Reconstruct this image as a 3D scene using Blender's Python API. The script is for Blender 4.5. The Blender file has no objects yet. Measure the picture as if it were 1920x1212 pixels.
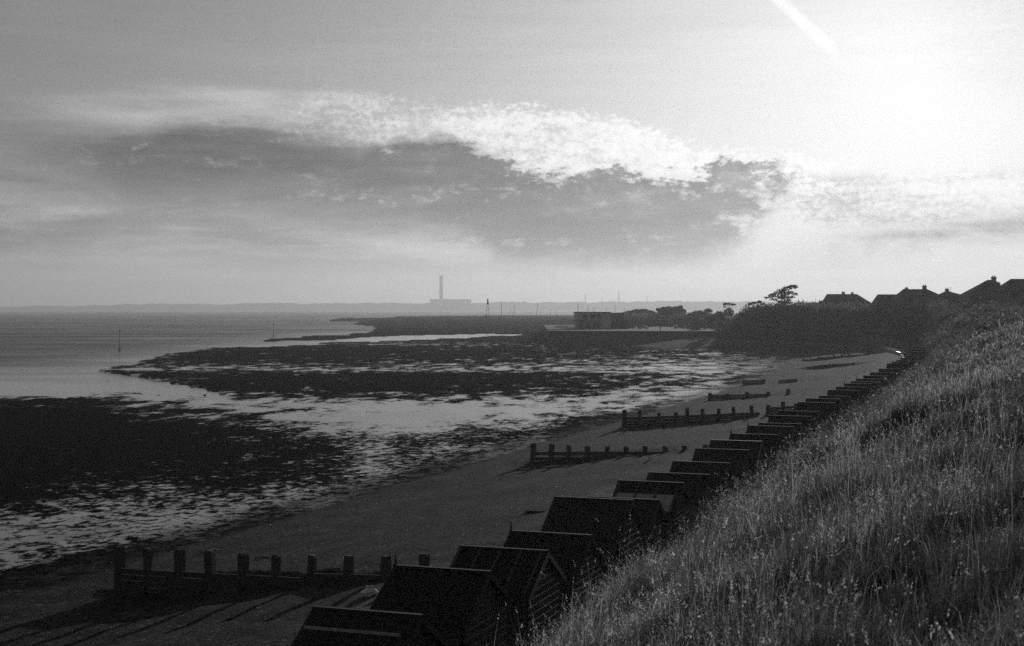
import bpy, math, random
import numpy as np
random.seed(7); rng = np.random.default_rng(7)
scene = bpy.context.scene
C = scene.collection
PI = math.pi

# ------------------------------------------------------------------ camera
F = 2667.0            # focal length in photo pixels (50 mm lens, 36 mm film, 1920 px)
HZ = 578.0            # photo row of the horizon
EYE = 12.3            # eye height above the sea
cam = bpy.data.cameras.new('camera')
cam_o = bpy.data.objects.new('camera', cam); C.objects.link(cam_o)
cam_o.location = (0, 0, EYE); cam_o.rotation_euler = (PI/2, 0, 0)
cam.lens = 50.0; cam.sensor_width = 36.0
cam.shift_y = -(606-HZ)/1920.0
cam.clip_start = 0.1; cam.clip_end = 30000
cam.dof.use_dof = True; cam.dof.focus_distance = 55; cam.dof.aperture_fstop = 5.6
scene.camera = cam_o

# ------------------------------------------------------------------ light
SUN_AZ = math.atan((1718-960)/F)                       # to the right of the view axis
SUN_EL = math.atan((HZ-190)/F*math.cos(SUN_AZ))
SKY_STRENGTH = 0.10
SUN_STRENGTH = 2.5
HAZE_DENSITY = 1.6e-4
scene.view_settings.view_transform = 'Standard'
scene.view_settings.look = 'None'
scene.view_settings.exposure = -0.22
scene.view_settings.gamma = 1.0
scene.cycles.use_denoising = False              # the grain of the film stays
scene.cycles.use_adaptive_sampling = True
scene.cycles.adaptive_threshold = 0.02
scene.cycles.adaptive_min_samples = 24
scene.cycles.volume_bounces = 0
scene.cycles.max_bounces = 6
scene.cycles.diffuse_bounces = 2
scene.cycles.glossy_bounces = 3
scene.cycles.transparent_max_bounces = 8

sun = bpy.data.lights.new('sun', 'SUN'); sun_o = bpy.data.objects.new('sun', sun); C.objects.link(sun_o)
sun.energy = SUN_STRENGTH; sun.angle = math.radians(0.5); sun.color = (1, 1, 1)
sd = np.array([math.sin(SUN_AZ)*math.cos(SUN_EL), math.cos(SUN_AZ)*math.cos(SUN_EL), math.sin(SUN_EL)])
sun_o.rotation_euler = (PI/2-SUN_EL, 0, PI-SUN_AZ)
sun_o.location = tuple(sd*100)

class S:
    """a socket with arithmetic: every operator adds a Math node"""
    nt = None
    def __init__(s, k): s.k = k
    def _op(op, *a):
        n = S.nt.nodes.new('ShaderNodeMath'); n.operation = op
        for i, v in enumerate(a):
            if isinstance(v, S): S.nt.links.new(v.k, n.inputs[i])
            else: n.inputs[i].default_value = v
        return S(n.outputs[0])
    def __add__(s, o): return S._op('ADD', s, o)
    __radd__ = __add__
    def __sub__(s, o): return S._op('SUBTRACT', s, o)
    def __rsub__(s, o): return S._op('SUBTRACT', o, s)
    def __mul__(s, o): return S._op('MULTIPLY', s, o)
    __rmul__ = __mul__
    def __truediv__(s, o): return S._op('DIVIDE', s, o)
def mn(a, b): return S._op('MINIMUM', a, b)
def mx(a, b): return S._op('MAXIMUM', a, b)
def sexp(a): return S._op('EXPONENT', a)
def spow(a, b): return S._op('POWER', a, b)
def sabs(a): return S._op('ABSOLUTE', a)
def smooth(x, lo, hi):
    n = S.nt.nodes.new('ShaderNodeMapRange'); n.interpolation_type = 'SMOOTHSTEP'
    for i, v in enumerate((x, lo, hi)):
        if isinstance(v, S): S.nt.links.new(v.k, n.inputs[i])
        else: n.inputs[i].default_value = v
    return S(n.outputs[0])
def lerp(a, b, t): return a + (b - a)*t if isinstance(a, S) or isinstance(b, S) else t*(b-a)+a
def vec(x, y, z=0.0):
    n = S.nt.nodes.new('ShaderNodeCombineXYZ')
    for i, v in enumerate((x, y, z)):
        if isinstance(v, S): S.nt.links.new(v.k, n.inputs[i])
        else: n.inputs[i].default_value = v
    return n.outputs[0]
def noise(v, scale, detail=4, rough=.55, dist=0.0):
    n = S.nt.nodes.new('ShaderNodeTexNoise'); n.inputs['Scale'].default_value = scale
    n.inputs['Detail'].default_value = detail; n.inputs['Roughness'].default_value = rough
    n.inputs['Distortion'].default_value = dist
    S.nt.links.new(v, n.inputs['Vector']); return S(n.outputs[0])
def voro(v, scale, rand=1.0, out='Distance'):
    n = S.nt.nodes.new('ShaderNodeTexVoronoi'); n.inputs['Scale'].default_value = scale
    n.inputs['Randomness'].default_value = rand
    S.nt.links.new(v, n.inputs['Vector']); return S(n.outputs[out])
def fcurve(x, pts, lo, hi):
    """piecewise curve through pts; x in the same unit as the points' x; values scaled to lo..hi"""
    xs = [p[0] for p in pts]; x0, x1 = min(xs), max(xs)
    n = S.nt.nodes.new('ShaderNodeFloatCurve'); c = n.mapping.curves[0]
    n.mapping.extend = 'HORIZONTAL'
    P = [((p[0]-x0)/(x1-x0), (p[1]-lo)/(hi-lo)) for p in pts]
    c.points[0].location = P[0]; c.points[1].location = P[-1]
    for p in P[1:-1]: c.points.new(*p)
    n.mapping.update()
    xn = mx(mn((x - x0)/(x1-x0), 1.0), 0.0)
    S.nt.links.new(xn.k, n.inputs['Value'])
    return S(n.outputs[0])*(hi-lo) + lo

# ------------------------------------------------------------------ sky
def build_world():
    w = bpy.data.worlds.new('World'); scene.world = w; w.use_nodes = True
    nt = w.node_tree; nt.nodes.clear(); S.nt = nt
    sky = nt.nodes.new('ShaderNodeTexSky'); sky.sky_type = 'NISHITA'; sky.sun_disc = False
    sky.sun_elevation = SUN_EL; sky.sun_rotation = SUN_AZ
    sky.air_density = 1.0; sky.dust_density = 1.0; sky.ozone_density = 1.0
    bw = nt.nodes.new('ShaderNodeRGBToBW'); nt.links.new(sky.outputs[0], bw.inputs[0])
    tc = nt.nodes.new('ShaderNodeTexCoord')
    sep = nt.nodes.new('ShaderNodeSeparateXYZ'); nt.links.new(tc.outputs['Generated'], sep.inputs[0])
    X, Y, Z = (S(sep.outputs[i]) for i in range(3))
    K = 2667.0                                           # sky angles in thousandths: azimuth A, elevation E
    A = S._op('ARCTAN2', X, Y)*K + 960
    E = S._op('ARCSINE', Z)*K
    def T(px, py):
        k = (px-960)/F; az = math.atan(k)
        return az*K+960, math.atan((HZ-py)/F*math.cos(az))*K
    def TC(pts): return [T(*p) for p in pts]
    dot = X*float(sd[0]) + Y*float(sd[1]) + Z*float(sd[2])
    ang = S._op('ARCCOSINE', mn(dot, 0.999999))*K        # angle from the sun
    base = S(bw.outputs[0])
    # film-like clear sky: the physical sky plus the aureole of a hazy sun
    glow = sexp(ang*(-1/115.0))*SKYP['g1'] + sexp(ang*(-1/760.0))*SKYP['g2']
    low = sexp(mx(E, 0.0)*(-1/110.0))*smooth(A, 600, 1500)
    clear = base*SKYP['base']*(1.0 - low*.45)*(1.0 + smooth(E, 40.0, 300.0)*.38) + glow
    # coordinates of the cloud layers
    v2 = vec(A*0.001, E*0.001*2.2, 0.0)
    v3 = vec(A*0.001, E*0.001*7.0, 0.4)
    v4 = vec(A*0.001 + E*0.0008, E*0.001*14.0 - A*0.0003, 1.7)
    big = noise(v2, 3.0, 6, .6) - .5
    fine = noise(v2, 16.0, 6, .68) - .5
    v1 = vec(A*0.001, E*0.0013, 3.1)
    tiny = noise(v1, 80.0, 3, .65) - .5
    puff = noise(v1, 24.0, 5, .7) - .5
    stre = noise(v3, 2.6, 6, .6) - .5
    stre2 = noise(v4, 1.6, 7, .62) - .5
    # dark sheet
    up = fcurve(A, TC([(-600,262),(0,240),(100,240),(250,244),(340,226),(520,232),(600,246),(700,262),(800,252),(880,268),(960,308),(1080,330),(1130,310),(1200,325),(1300,328),(1360,302),(1490,302),(1530,330),(2400,430)]), 0, 500)
    lo = fcurve(A, TC([(-600,330),(0,330),(100,330),(250,372),(420,396),(600,418),(760,432),(900,462),(960,500),(1100,503),(1250,497),(1370,480),(1440,430),(1480,380),(1515,330),(1600,330),(2400,440)]), 0, 500)
    right = smooth(A, 500, 1000)
    jag = lerp(40.0, 120.0, right)*fine + lerp(170.0, 40.0, right)*stre + tiny*55.0*right + lerp(20.0, 70.0, right)*big
    soft = lerp(40.0, 13.0, right)
    m_up = smooth(up - E + jag, soft*-1.0, soft)
    softl = lerp(85.0, 42.0, right)
    m_lo = smooth(E - lo + lerp(190.0, 70.0, right)*stre2 + lerp(40.0, 90.0, right)*fine + stre*60.0, softl*-1.0, softl)
    endc = lerp(1425.0, 1500.0, smooth(E, 150.0, 255.0))
    endR = 1.0 - smooth(A + fine*260.0 + puff*260.0 + tiny*80.0 - endc, -95.0, 60.0)
    endL = smooth(A + stre*500.0, -180, 260)
    dark = m_up*m_lo*endR*endL*(1.0 - smooth(puff*.8 + stre2*.7 + fine*.7, .06, .26)*.38)
    # bright rim above the dark sheet: smooth cirrus at the left, mottled cloudlets at the right
    rim = fcurve(A, TC([(-600,200),(0,190),(150,180),(300,168),(450,170),(540,190),(620,180),(760,186),(900,196),(1000,203),(1100,218),(1200,236),(1245,246),(1270,264),(1350,282),(1450,288),(1520,296),(1700,310),(2400,330)]), 0, 500)
    m_rim = smooth(rim - E + fine*70.0*right + tiny*45.0*right + stre*95.0*(1.0-right), lerp(-22.0, -10.0, right), lerp(34.0, 14.0, right))*smooth(E - up + 30.0, -30.0, 14.0)
    m_rim = m_rim*smooth(A, 20, 300)*(1.0 - smooth(A, 1500, 1640))
    mott = smooth(tiny*.9 + puff*.9 + big*.8 + stre*.6, -.24, .28)
    streak = smooth(stre*1.0 + stre2*.8 + fine*.12, -.17, .17) - .5
    # left end of the rim fades to smooth, right end is broken into cloudlets
    sm = smooth(A, 480, 600)
    rimv = m_rim*lerp(.8 + stre*2.2, .04 + mott*.95, sm)
    clear2 = clear*(1.0 + rimv*lerp(.80, 1.25, smooth(A, 350, 1000)))
    # lower streaks on the left and cloud bars at the right
    bandL = smooth(E, 60, 130)*(1.0 - smooth(E, 270, 390))*(1.0 - smooth(A, 750, 1250))
    clear2 = clear2*(1.0 + bandL*(streak*.75 + fine*.3))
    bandH = smooth(E, 20, 50)*(1.0 - smooth(E, 80, 140))
    clear2 = clear2*(1.0 + bandH*(stre*.8 + streak*.14))
    bars = fcurve(A, TC([(-600,350),(0,385),(200,402),(350,408),(500,422),(700,448),(900,470),(1000,490),(1100,512),(1500,505),(2400,490)]), 0, 500)
    thin = sexp(spow((E - bars + stre2*50.0)/13.0, 2.0)*-1.0)
    clear2 = clear2*(1.0 + thin*.42*(1.0-smooth(A, 1150, 1500))*(0.6+fine*1.6))
    # right of the sheet: mottled bright bank and grey bar near the sun
    bankR = smooth(A, 1420, 1500)*smooth(E, 128, 165)*(1.0 - smooth(E, 225, 262))
    clear2 = clear2*(1.0 + bankR*((mott-.75)*.62 + streak*.4))
    grey = fcurve(A, TC([(1400,480),(1600,462),(1700,452),(1800,436),(2000,425),(2400,410)]), 0, 500)
    gm = sexp(spow((E - grey + fine*28.0)/38.0, 2.0)*-1.0)*smooth(A, 1400, 1640)
    clear2 = clear2*(1.0 - gm*(.60 + streak*.35 + puff*.8))
    # thin high cirrus over the whole upper sky and ripples at top right
    cir = smooth(E, 360, 440)*(noise(v4, 1.3, 7, .62) - .46)
    clear2 = clear2*(1.0 + mx(cir, 0.0)*.7)
    rip = smooth(A, 1640, 1800)*smooth(E, 330, 430)
    clear2 = clear2*(1.0 - rip*(.10 + tiny*.45))
    # dark sheet shading
    wisp = smooth(fine + big*.9 + stre*.8, .10, .26)*.35
    dcol = (clear*lerp(.215, .20, right))*(1.0 + streak*lerp(.7, .26, right) + stre*.4 + puff*.34 + big*.6 + wisp)
    depth = smooth(up - E, 0.0, 120.0)
    dcol = dcol*(1.0 + (1.0 - depth)*smooth(puff + big*.6, -.12, .2)*.55*right)
    dcol = dcol*lerp(1.0, 1.12, smooth(lo + 130.0 - E, 0.0, 130.0))
    out = lerp(clear2, dcol, dark)
    # vapour trail
    (x0, y0), (x1, y1) = T(1440, -20), T(1576, 108)
    dx, dy = x1-x0, y1-y0; L = math.hypot(dx, dy)
    along = ((A - x0)*(dx/L) + (E - y0)*(dy/L))/L
    across = sabs((A - x0)*(-dy/L) + (E - y0)*(dx/L) + fine*6.0)
    ctr = (1.0 - smooth(across, 2.0, 15.0))*smooth(along, -1.2, .0)*(1.0 - smooth(along, .70, 1.03))
    out = out*(1.0 + ctr*.62*(1.0 + fine*2.4 + tiny*1.2))
    kk = 13.6                                            # the film's shoulder: the glare rolls off, it does not clip
    out = mx(out, 0.001); out = out/spow(spow(out*(1/kk), 2.6) + 1.0, 1/2.6)
    bg = nt.nodes.new('ShaderNodeBackground'); bg.inputs['Strength'].default_value = SKY_STRENGTH
    cmb = nt.nodes.new('ShaderNodeCombineColor')
    out = mx(out, 0.0)
    for i in range(3): nt.links.new(out.k, cmb.inputs[i])
    nt.links.new(cmb.outputs[0], bg.inputs['Color'])
    wo = nt.nodes.new('ShaderNodeOutputWorld'); nt.links.new(bg.outputs[0], wo.inputs['Surface'])
SKYP = dict(base=0.29, g1=9.0, g2=4.2)
build_world()

# ------------------------------------------------------------------ geometry helpers
TH = math.radians(19.4)                    # direction of the row of huts, right of the view axis
ST, CT = math.sin(TH), math.cos(TH)
def ta(X, Y): return X*ST + Y*CT, -X*CT + Y*ST          # along the row, seaward
def xy(t, a): return t*ST - a*CT, t*CT + a*ST
def at(px, py, z):                                      # the point at height z seen at a photo pixel
    Y = F*(EYE-z)/(py-HZ); return ((px-960)/F*Y, Y, z)
def atY(px, py, Y): return ((px-960)/F*Y, Y, EYE-(py-HZ)*Y/F)
def on_t(px, py, t):                                    # same, on the vertical plane t = const
    k = (px-960)/F; Y = t/(CT+ST*k); return (k*Y, Y, EYE-(py-HZ)*Y/F)

def new_mesh(name, V, Fs, mat, parent=None, mi=None, smooth_=False):
    me = bpy.data.meshes.new(name); me.from_pydata([tuple(v) for v in V], [], [tuple(f) for f in Fs])
    mats = mat if isinstance(mat, (list, tuple)) else [mat]
    for m in mats: me.materials.append(m)
    if mi is not None: me.polygons.foreach_set('material_index', mi)
    if smooth_: me.polygons.foreach_set('use_smooth', [True]*len(me.polygons))
    me.update()
    o = bpy.data.objects.new(name, me); C.objects.link(o)
    if parent: o.parent = parent
    return o
def np_mesh(name, V, loops, sizes, mats, mi=None, smooth_=False):
    me = bpy.data.meshes.new(name)
    me.vertices.add(len(V)); me.vertices.foreach_set('co', np.ascontiguousarray(V, dtype=np.float32).ravel())
    me.loops.add(len(loops)); me.loops.foreach_set('vertex_index', np.ascontiguousarray(loops, dtype=np.int32))
    me.polygons.add(len(sizes)); st = np.concatenate([[0], np.cumsum(sizes)[:-1]]).astype(np.int32)
    me.polygons.foreach_set('loop_start', st)
    for m in mats: me.materials.append(m)
    if mi is not None: me.polygons.foreach_set('material_index', np.ascontiguousarray(mi, dtype=np.int32))
    if smooth_: me.polygons.foreach_set('use_smooth', np.ones(len(sizes), dtype=bool))
    me.update(calc_edges=True); me.validate()
    o = bpy.data.objects.new(name, me); C.objects.link(o); return o
class MB:
    def __init__(s): s.V = []; s.F = []
    def poly(s, pts):
        n = len(s.V); s.V += [tuple(p) for p in pts]; s.F.append(tuple(range(n, n+len(pts))))
    def hexa(s, p):                                     # eight corners: bottom ring, top ring
        n = len(s.V); s.V += [tuple(q) for q in p]
        for f in ((3,2,1,0),(4,5,6,7),(0,1,5,4),(1,2,6,5),(2,3,7,6),(3,0,4,7)): s.F.append(tuple(n+i for i in f))
    def box(s, x0, x1, y0, y1, z0, z1, j=0.0):
        r = lambda: random.uniform(-j, j)
        s.hexa([(x+r(), y+r(), z+r()) for z in (z0, z1) for x, y in ((x0,y0),(x1,y0),(x1,y1),(x0,y1))])
    def bar(s, a, b, w, h, up=(0,0,1)):
        a = np.array(a, float); b = np.array(b, float); d = b-a; d /= np.linalg.norm(d)
        u = np.cross(d, up); u = u/np.linalg.norm(u) if np.linalg.norm(u) > 1e-6 else np.array([1.,0,0])
        v = np.cross(u, d)
        c = [(-w/2,-h/2),(w/2,-h/2),(w/2,h/2),(-w/2,h/2)]
        s.hexa([a+u*p+v*q for p, q in c]+[b+u*p+v*q for p, q in c])
    def tube(s, pts, radii, n=8, caps=True):
        base = len(s.V); pts = [np.array(p, float) for p in pts]
        for i, p in enumerate(pts):
            d = pts[min(i+1, len(pts)-1)]-pts[max(i-1, 0)]; d /= max(np.linalg.norm(d), 1e-9)
            u = np.cross(d, (0,1,0.01)); u /= max(np.linalg.norm(u), 1e-9); v = np.cross(d, u)
            for k in range(n):
                a = 2*PI*k/n; s.V.append(tuple(p+radii[i]*(u*math.cos(a)+v*math.sin(a))))
        for i in range(len(pts)-1):
            for k in range(n):
                a, b = base+i*n+k, base+i*n+(k+1) % n; s.F.append((a, b, b+n, a+n))
        if caps:
            s.F.append(tuple(base+k for k in range(n))[::-1]); e = base+(len(pts)-1)*n
            s.F.append(tuple(e+k for k in range(n)))
    def prism(s, prof, x0, x1):                         # profile in (y, z), extruded along x
        n = len(s.V); m = len(prof)
        s.V += [(x0, y, z) for y, z in prof]+[(x1, y, z) for y, z in prof]
        s.F.append(tuple(n+i for i in range(m))[::-1]); s.F.append(tuple(n+m+i for i in range(m)))
        for i in range(m): j = (i+1) % m; s.F.append((n+i, n+j, n+m+j, n+m+i))
    def build(s, name, mat, parent=None, smooth_=False): return new_mesh(name, s.V, s.F, mat, parent, smooth_=smooth_)
def empty(name, loc, rz=0.0, label=None, cat=None, group=None):
    o = bpy.data.objects.new(name, None); C.objects.link(o); o.location = loc; o.rotation_euler = (0, 0, rz)
    o.empty_display_size = .3
    return tag(o, label, cat, group)
def tag(o, label=None, cat=None, group=None, kind=None):
    if label: o['label'] = label
    if cat: o['category'] = cat
    if group: o['group'] = group
    if kind: o['kind'] = kind
    return o

# ------------------------------------------------------------------ materials
def material(name, fn):
    m = bpy.data.materials.new(name); m.use_nodes = True; nt = m.node_tree; nt.nodes.clear(); S.nt = nt
    out = nt.nodes.new('ShaderNodeOutputMaterial'); fn(nt, out); return m
def bsdf(nt, val, rough=.8, spec=.3, metal=0.0, normal=None):
    p = nt.nodes.new('ShaderNodeBsdfPrincipled')
    if isinstance(val, S):
        c = nt.nodes.new('ShaderNodeCombineColor')
        for i in range(3): nt.links.new(val.k, c.inputs[i])
        nt.links.new(c.outputs[0], p.inputs['Base Color'])
    else: p.inputs['Base Color'].default_value = (val, val, val, 1)
    if isinstance(rough, S): nt.links.new(rough.k, p.inputs['Roughness'])
    else: p.inputs['Roughness'].default_value = rough
    if isinstance(spec, S): nt.links.new(spec.k, p.inputs['Specular IOR Level'])
    else: p.inputs['Specular IOR Level'].default_value = spec
    p.inputs['Metallic'].default_value = metal
    if normal: nt.links.new(normal, p.inputs['Normal'])
    return p
def bump(nt, h, strength=.5, dist=.02):
    b = nt.nodes.new('ShaderNodeBump'); b.inputs['Strength'].default_value = strength; b.inputs['Distance'].default_value = dist
    nt.links.new(h.k, b.inputs['Height']); return b.outputs[0]
def pos(nt): return nt.nodes.new('ShaderNodeNewGeometry').outputs['Position']
def objc(nt): return nt.nodes.new('ShaderNodeTexCoord').outputs['Object']
def plain(name, v, rough=.8, var=.3, scale=6.0, spec=.3, bs=.3, stretch=(1,1,1), metal=0.0):
    def fn(nt, out):
        mp = nt.nodes.new('ShaderNodeMapping'); mp.inputs['Scale'].default_value = stretch
        nt.links.new(objc(nt), mp.inputs['Vector'])
        n = noise(mp.outputs[0], scale, 5, .65)
        col = (n*2*var + (1-var))*v
        p = bsdf(nt, col, rough, spec, metal, bump(nt, n, bs, .01))
        nt.links.new(p.outputs[0], out.inputs['Surface'])
    return material(name, fn)
M = {}
M['felt'] = plain('roof_felt', .030, .85, .35, 9)
M['felt_dark'] = plain('tarred_felt', .018, .85, .35, 9)
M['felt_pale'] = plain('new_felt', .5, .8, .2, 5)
M['timber'] = plain('weathered_timber', .050, .85, .4, 5, .3, .6, (1, 1, .25))
M['wet_timber'] = plain('wet_timber', .028, .75, .4, 5, .4, .6, (.25, 1, 1))
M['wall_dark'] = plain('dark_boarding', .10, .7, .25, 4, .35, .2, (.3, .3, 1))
M['wall_mid'] = plain('painted_boarding', .26, .6, .25, 4, .4, .2, (.3, .3, 1))
M['wall_grey'] = plain('grey_painted_board', .14, .6, .2, 4, .4, .2)
M['trim'] = plain('pale_trim', .45, .55, .15, 6, .4, .1)
M['trim_dark'] = plain('dark_trim', .08, .6, .2, 6, .4, .1)
M['iron'] = plain('rusty_iron', .05, .7, .3, 6, .4, .2)
M['concrete'] = plain('old_concrete', .15, .85, .3, .4, .3, .4)
M['seawall'] = plain('stained_seawall', .09, .85, .35, .3, .3, .4)
M['brick'] = plain('house_brick', .30, .85, .3, 1.2, .3, .2)
M['render'] = plain('pale_render', .5, .8, .15, 1.0, .3, .1)
M['tile'] = plain('roof_tile', .17, .8, .3, 3, .3, .3)
M['glass'] = plain('dark_glass', .02, .08, .1, 1, .6, .0)
M['white'] = plain('white_paint', .78, .4, .08, 2, .5, .0)
M['car_dark'] = plain('dark_car_paint', .04, .25, .1, 1, .6, .0)
M['car_grey'] = plain('grey_car_paint', .22, .25, .1, 1, .6, .0)
M['rubber'] = plain('tyre_rubber', .02, .8, .2, 5)
M['rock'] = plain('wet_rock', .025, .6, .4, 3, .5, .8)
M['plastic'] = plain('white_plastic', .85, .35, .1, 5, .5, .4)
M['bark'] = plain('bark', .05, .9, .4, 3)
M['sail'] = plain('sailcloth', .85, .7, .05, .3)
M['stack'] = plain('chimney_concrete', .10, .85, .15, .05)
M['cladding'] = plain('power_hall_cladding', .13, .8, .1, .05)
def leafmat(name, v, tr):
    def fn(nt, out):
        n = noise(pos(nt), .35, 3, .6); n2 = noise(pos(nt), 9.0, 2, .6)
        c = mx((n-.5)*3.4 + (n2-.5)*1.6 + 1.0, .12)*v
        d = bsdf(nt, c, .75, .2)
        t = nt.nodes.new('ShaderNodeBsdfTranslucent'); cc = nt.nodes.new('ShaderNodeCombineColor')
        for i in range(3): nt.links.new((c*tr).k, cc.inputs[i])
        nt.links.new(cc.outputs[0], t.inputs['Color'])
        a = nt.nodes.new('ShaderNodeAddShader'); nt.links.new(d.outputs[0], a.inputs[0]); nt.links.new(t.outputs[0], a.inputs[1])
        nt.links.new(a.outputs[0], out.inputs['Surface'])
    return material(name, fn)
M['leaf'] = leafmat('scrub_leaf', .10, .8)
M['pine'] = leafmat('pine_needles', .03, .3)
M['grass'] = leafmat('grass_blade', .075, 1.0)
M['straw'] = leafmat('dry_grass_stem', .23, 1.1)
M['weed'] = leafmat('weed_leaf', .10, .9)
M['lit_edge'] = plain('lit_board_edge', .62, .6, .2, 4, .4, .2, (.3, .3, 1))  # pale colour for board bevels, painted in for light along their edges
M['seed'] = leafmat('grass_seed_head', .36, 1.0)

# ------------------------------------------------------------------ land form
def cliff_line():
    P = [xy(t, 10.8) for t in (-200, -60, 0, 60, 120, 180, 205)]
    P += [(69,236),(80,280),(88.5,320),(86,354),(77,380),(67,402),(63,425),(66,455),(74,520),(100,640),(180,900),(600,1400)]
    return np.array(P)
CL = cliff_line()
def inland(X, Y):
    """signed distance inland of the foot of the cliff (negative on the beach)"""
    X = np.asarray(X, float); Y = np.asarray(Y, float)
    best = np.full(X.shape, 1e9); side = np.zeros(X.shape)
    for (x0, y0), (x1, y1) in zip(CL[:-1], CL[1:]):
        dx, dy = x1-x0, y1-y0; L2 = dx*dx+dy*dy
        s = np.clip(((X-x0)*dx+(Y-y0)*dy)/L2, 0, 1)
        ex, ey = X-(x0+s*dx), Y-(y0+s*dy); d = np.hypot(ex, ey)
        cr = -(dx*(Y-y0)-dy*(X-x0))
        b = d < best-1e-9
        best = np.where(b, d, best); side = np.where(b, np.sign(cr), side)
    return best*side
def vnoise(X, Y, s, seed=0):
    X = np.asarray(X, float)/s; Y = np.asarray(Y, float)/s
    i = np.floor(X).astype(np.int64); j = np.floor(Y).astype(np.int64); fx, fy = X-i, Y-j
    fx = fx*fx*(3-2*fx); fy = fy*fy*(3-2*fy)
    def h(a, b):
        n = (a*374761393 + b*668265263 + seed*1442695041) & 0x7fffffff
        n = ((n ^ (n >> 13))*1274126177) & 0x7fffffff
        return ((n ^ (n >> 16)) & 0xffff)/65535.0
    return (h(i,j)*(1-fx)+h(i+1,j)*fx)*(1-fy)+(h(i,j+1)*(1-fx)+h(i+1,j+1)*fx)*fy
GT = [45.85, 93.4, 125.7, 166.7, 206.0, 253.0, 296.0, 347.0, 379.0]
def beach_z(X, Y, q):
    z = np.interp(q, [-1, 6, 24, 30, 45, 100, 300], [3.35, 3.3, 1.3, .85, .55, .35, .3])
    t, a = ta(np.asarray(X, float), np.asarray(Y, float))
    st = np.zeros(z.shape)
    for g in GT:                                         # shingle banked against the far side of each groyne
        u = t-g
        st += np.where(u > 0, .38*np.exp(-u/9.0), -.42*np.exp(u/9.0))
    z = z + st*np.clip((q-7)/11, 0, 1)*np.clip((23-q)/5, 0, 1)
    z = z + (vnoise(X, Y, 5, 3)-.5)*.16*np.clip(q/6, 0, 1) + (vnoise(X, Y, 1.3, 4)-.5)*.09 + (vnoise(q, t*.09, 1.4, 6)-.5)*.16*np.clip(q/5, 0, 1)*np.clip((40-q)/10, 0, 1)
    return z
def cliff_z(X, Y, d):
    z = np.interp(d, [-1, 0, .6, 4.8, 6.8, 8.3, 9.8, 11.0, 14, 60], [3.2, 3.3, 3.7, 7.2, 8.5, 9.4, 10.1, 10.4, 10.65, 10.9])
    Y = np.asarray(Y, float)
    low = np.clip((Y-430)/60, 0, 1)                      # the cliff runs down behind the car park
    z = z*(1-low) + np.minimum(z, 4.6 + 2.0*np.clip(d/30, 0, 1))*low
    m = np.clip(d/3, 0, 1)
    return z + m*((vnoise(X, Y, 9, 8)-.5)*.9*np.clip((Y-25)/60, 0, 1) + (vnoise(X, Y, 2.2, 9)-.5)*.45 + (vnoise(X, Y, .9, 10)-.5)*.18)
# water's edge, photo outline cast onto the sea surface
SEA = [(-2500,800),(-900,772),(-300,752),(0,743),(120,746),(210,739),(330,744),(430,747),(395,734),(330,722),(255,707),(215,701),(180,696),(245,685),(310,668),(360,658),(480,652),(640,645),(760,640),(1000,627.5),(900,626.5),(760,631),(640,636.5),(480,642),(555,633),(690,626),(712,617),(700,611),(676,608),(738,603.2),(580,602.6),(740,601),(742,597.5),(800,597),(1000,594.5),(1200,594),(1800,594),(2900,594),(2900,579),(-2500,579)]
def in_poly(px, py, poly):
    r = np.zeros(px.shape, bool); n = len(poly)
    for i in range(n):
        x0, y0 = poly[i]; x1, y1 = poly[(i+1) % n]
        c = ((y0 > py) != (y1 > py))
        with np.errstate(divide='ignore', invalid='ignore'):
            xi = (x1-x0)*(py-y0)/(y1-y0+1e-12)+x0
        r ^= c & (px < xi)
    return r
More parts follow.
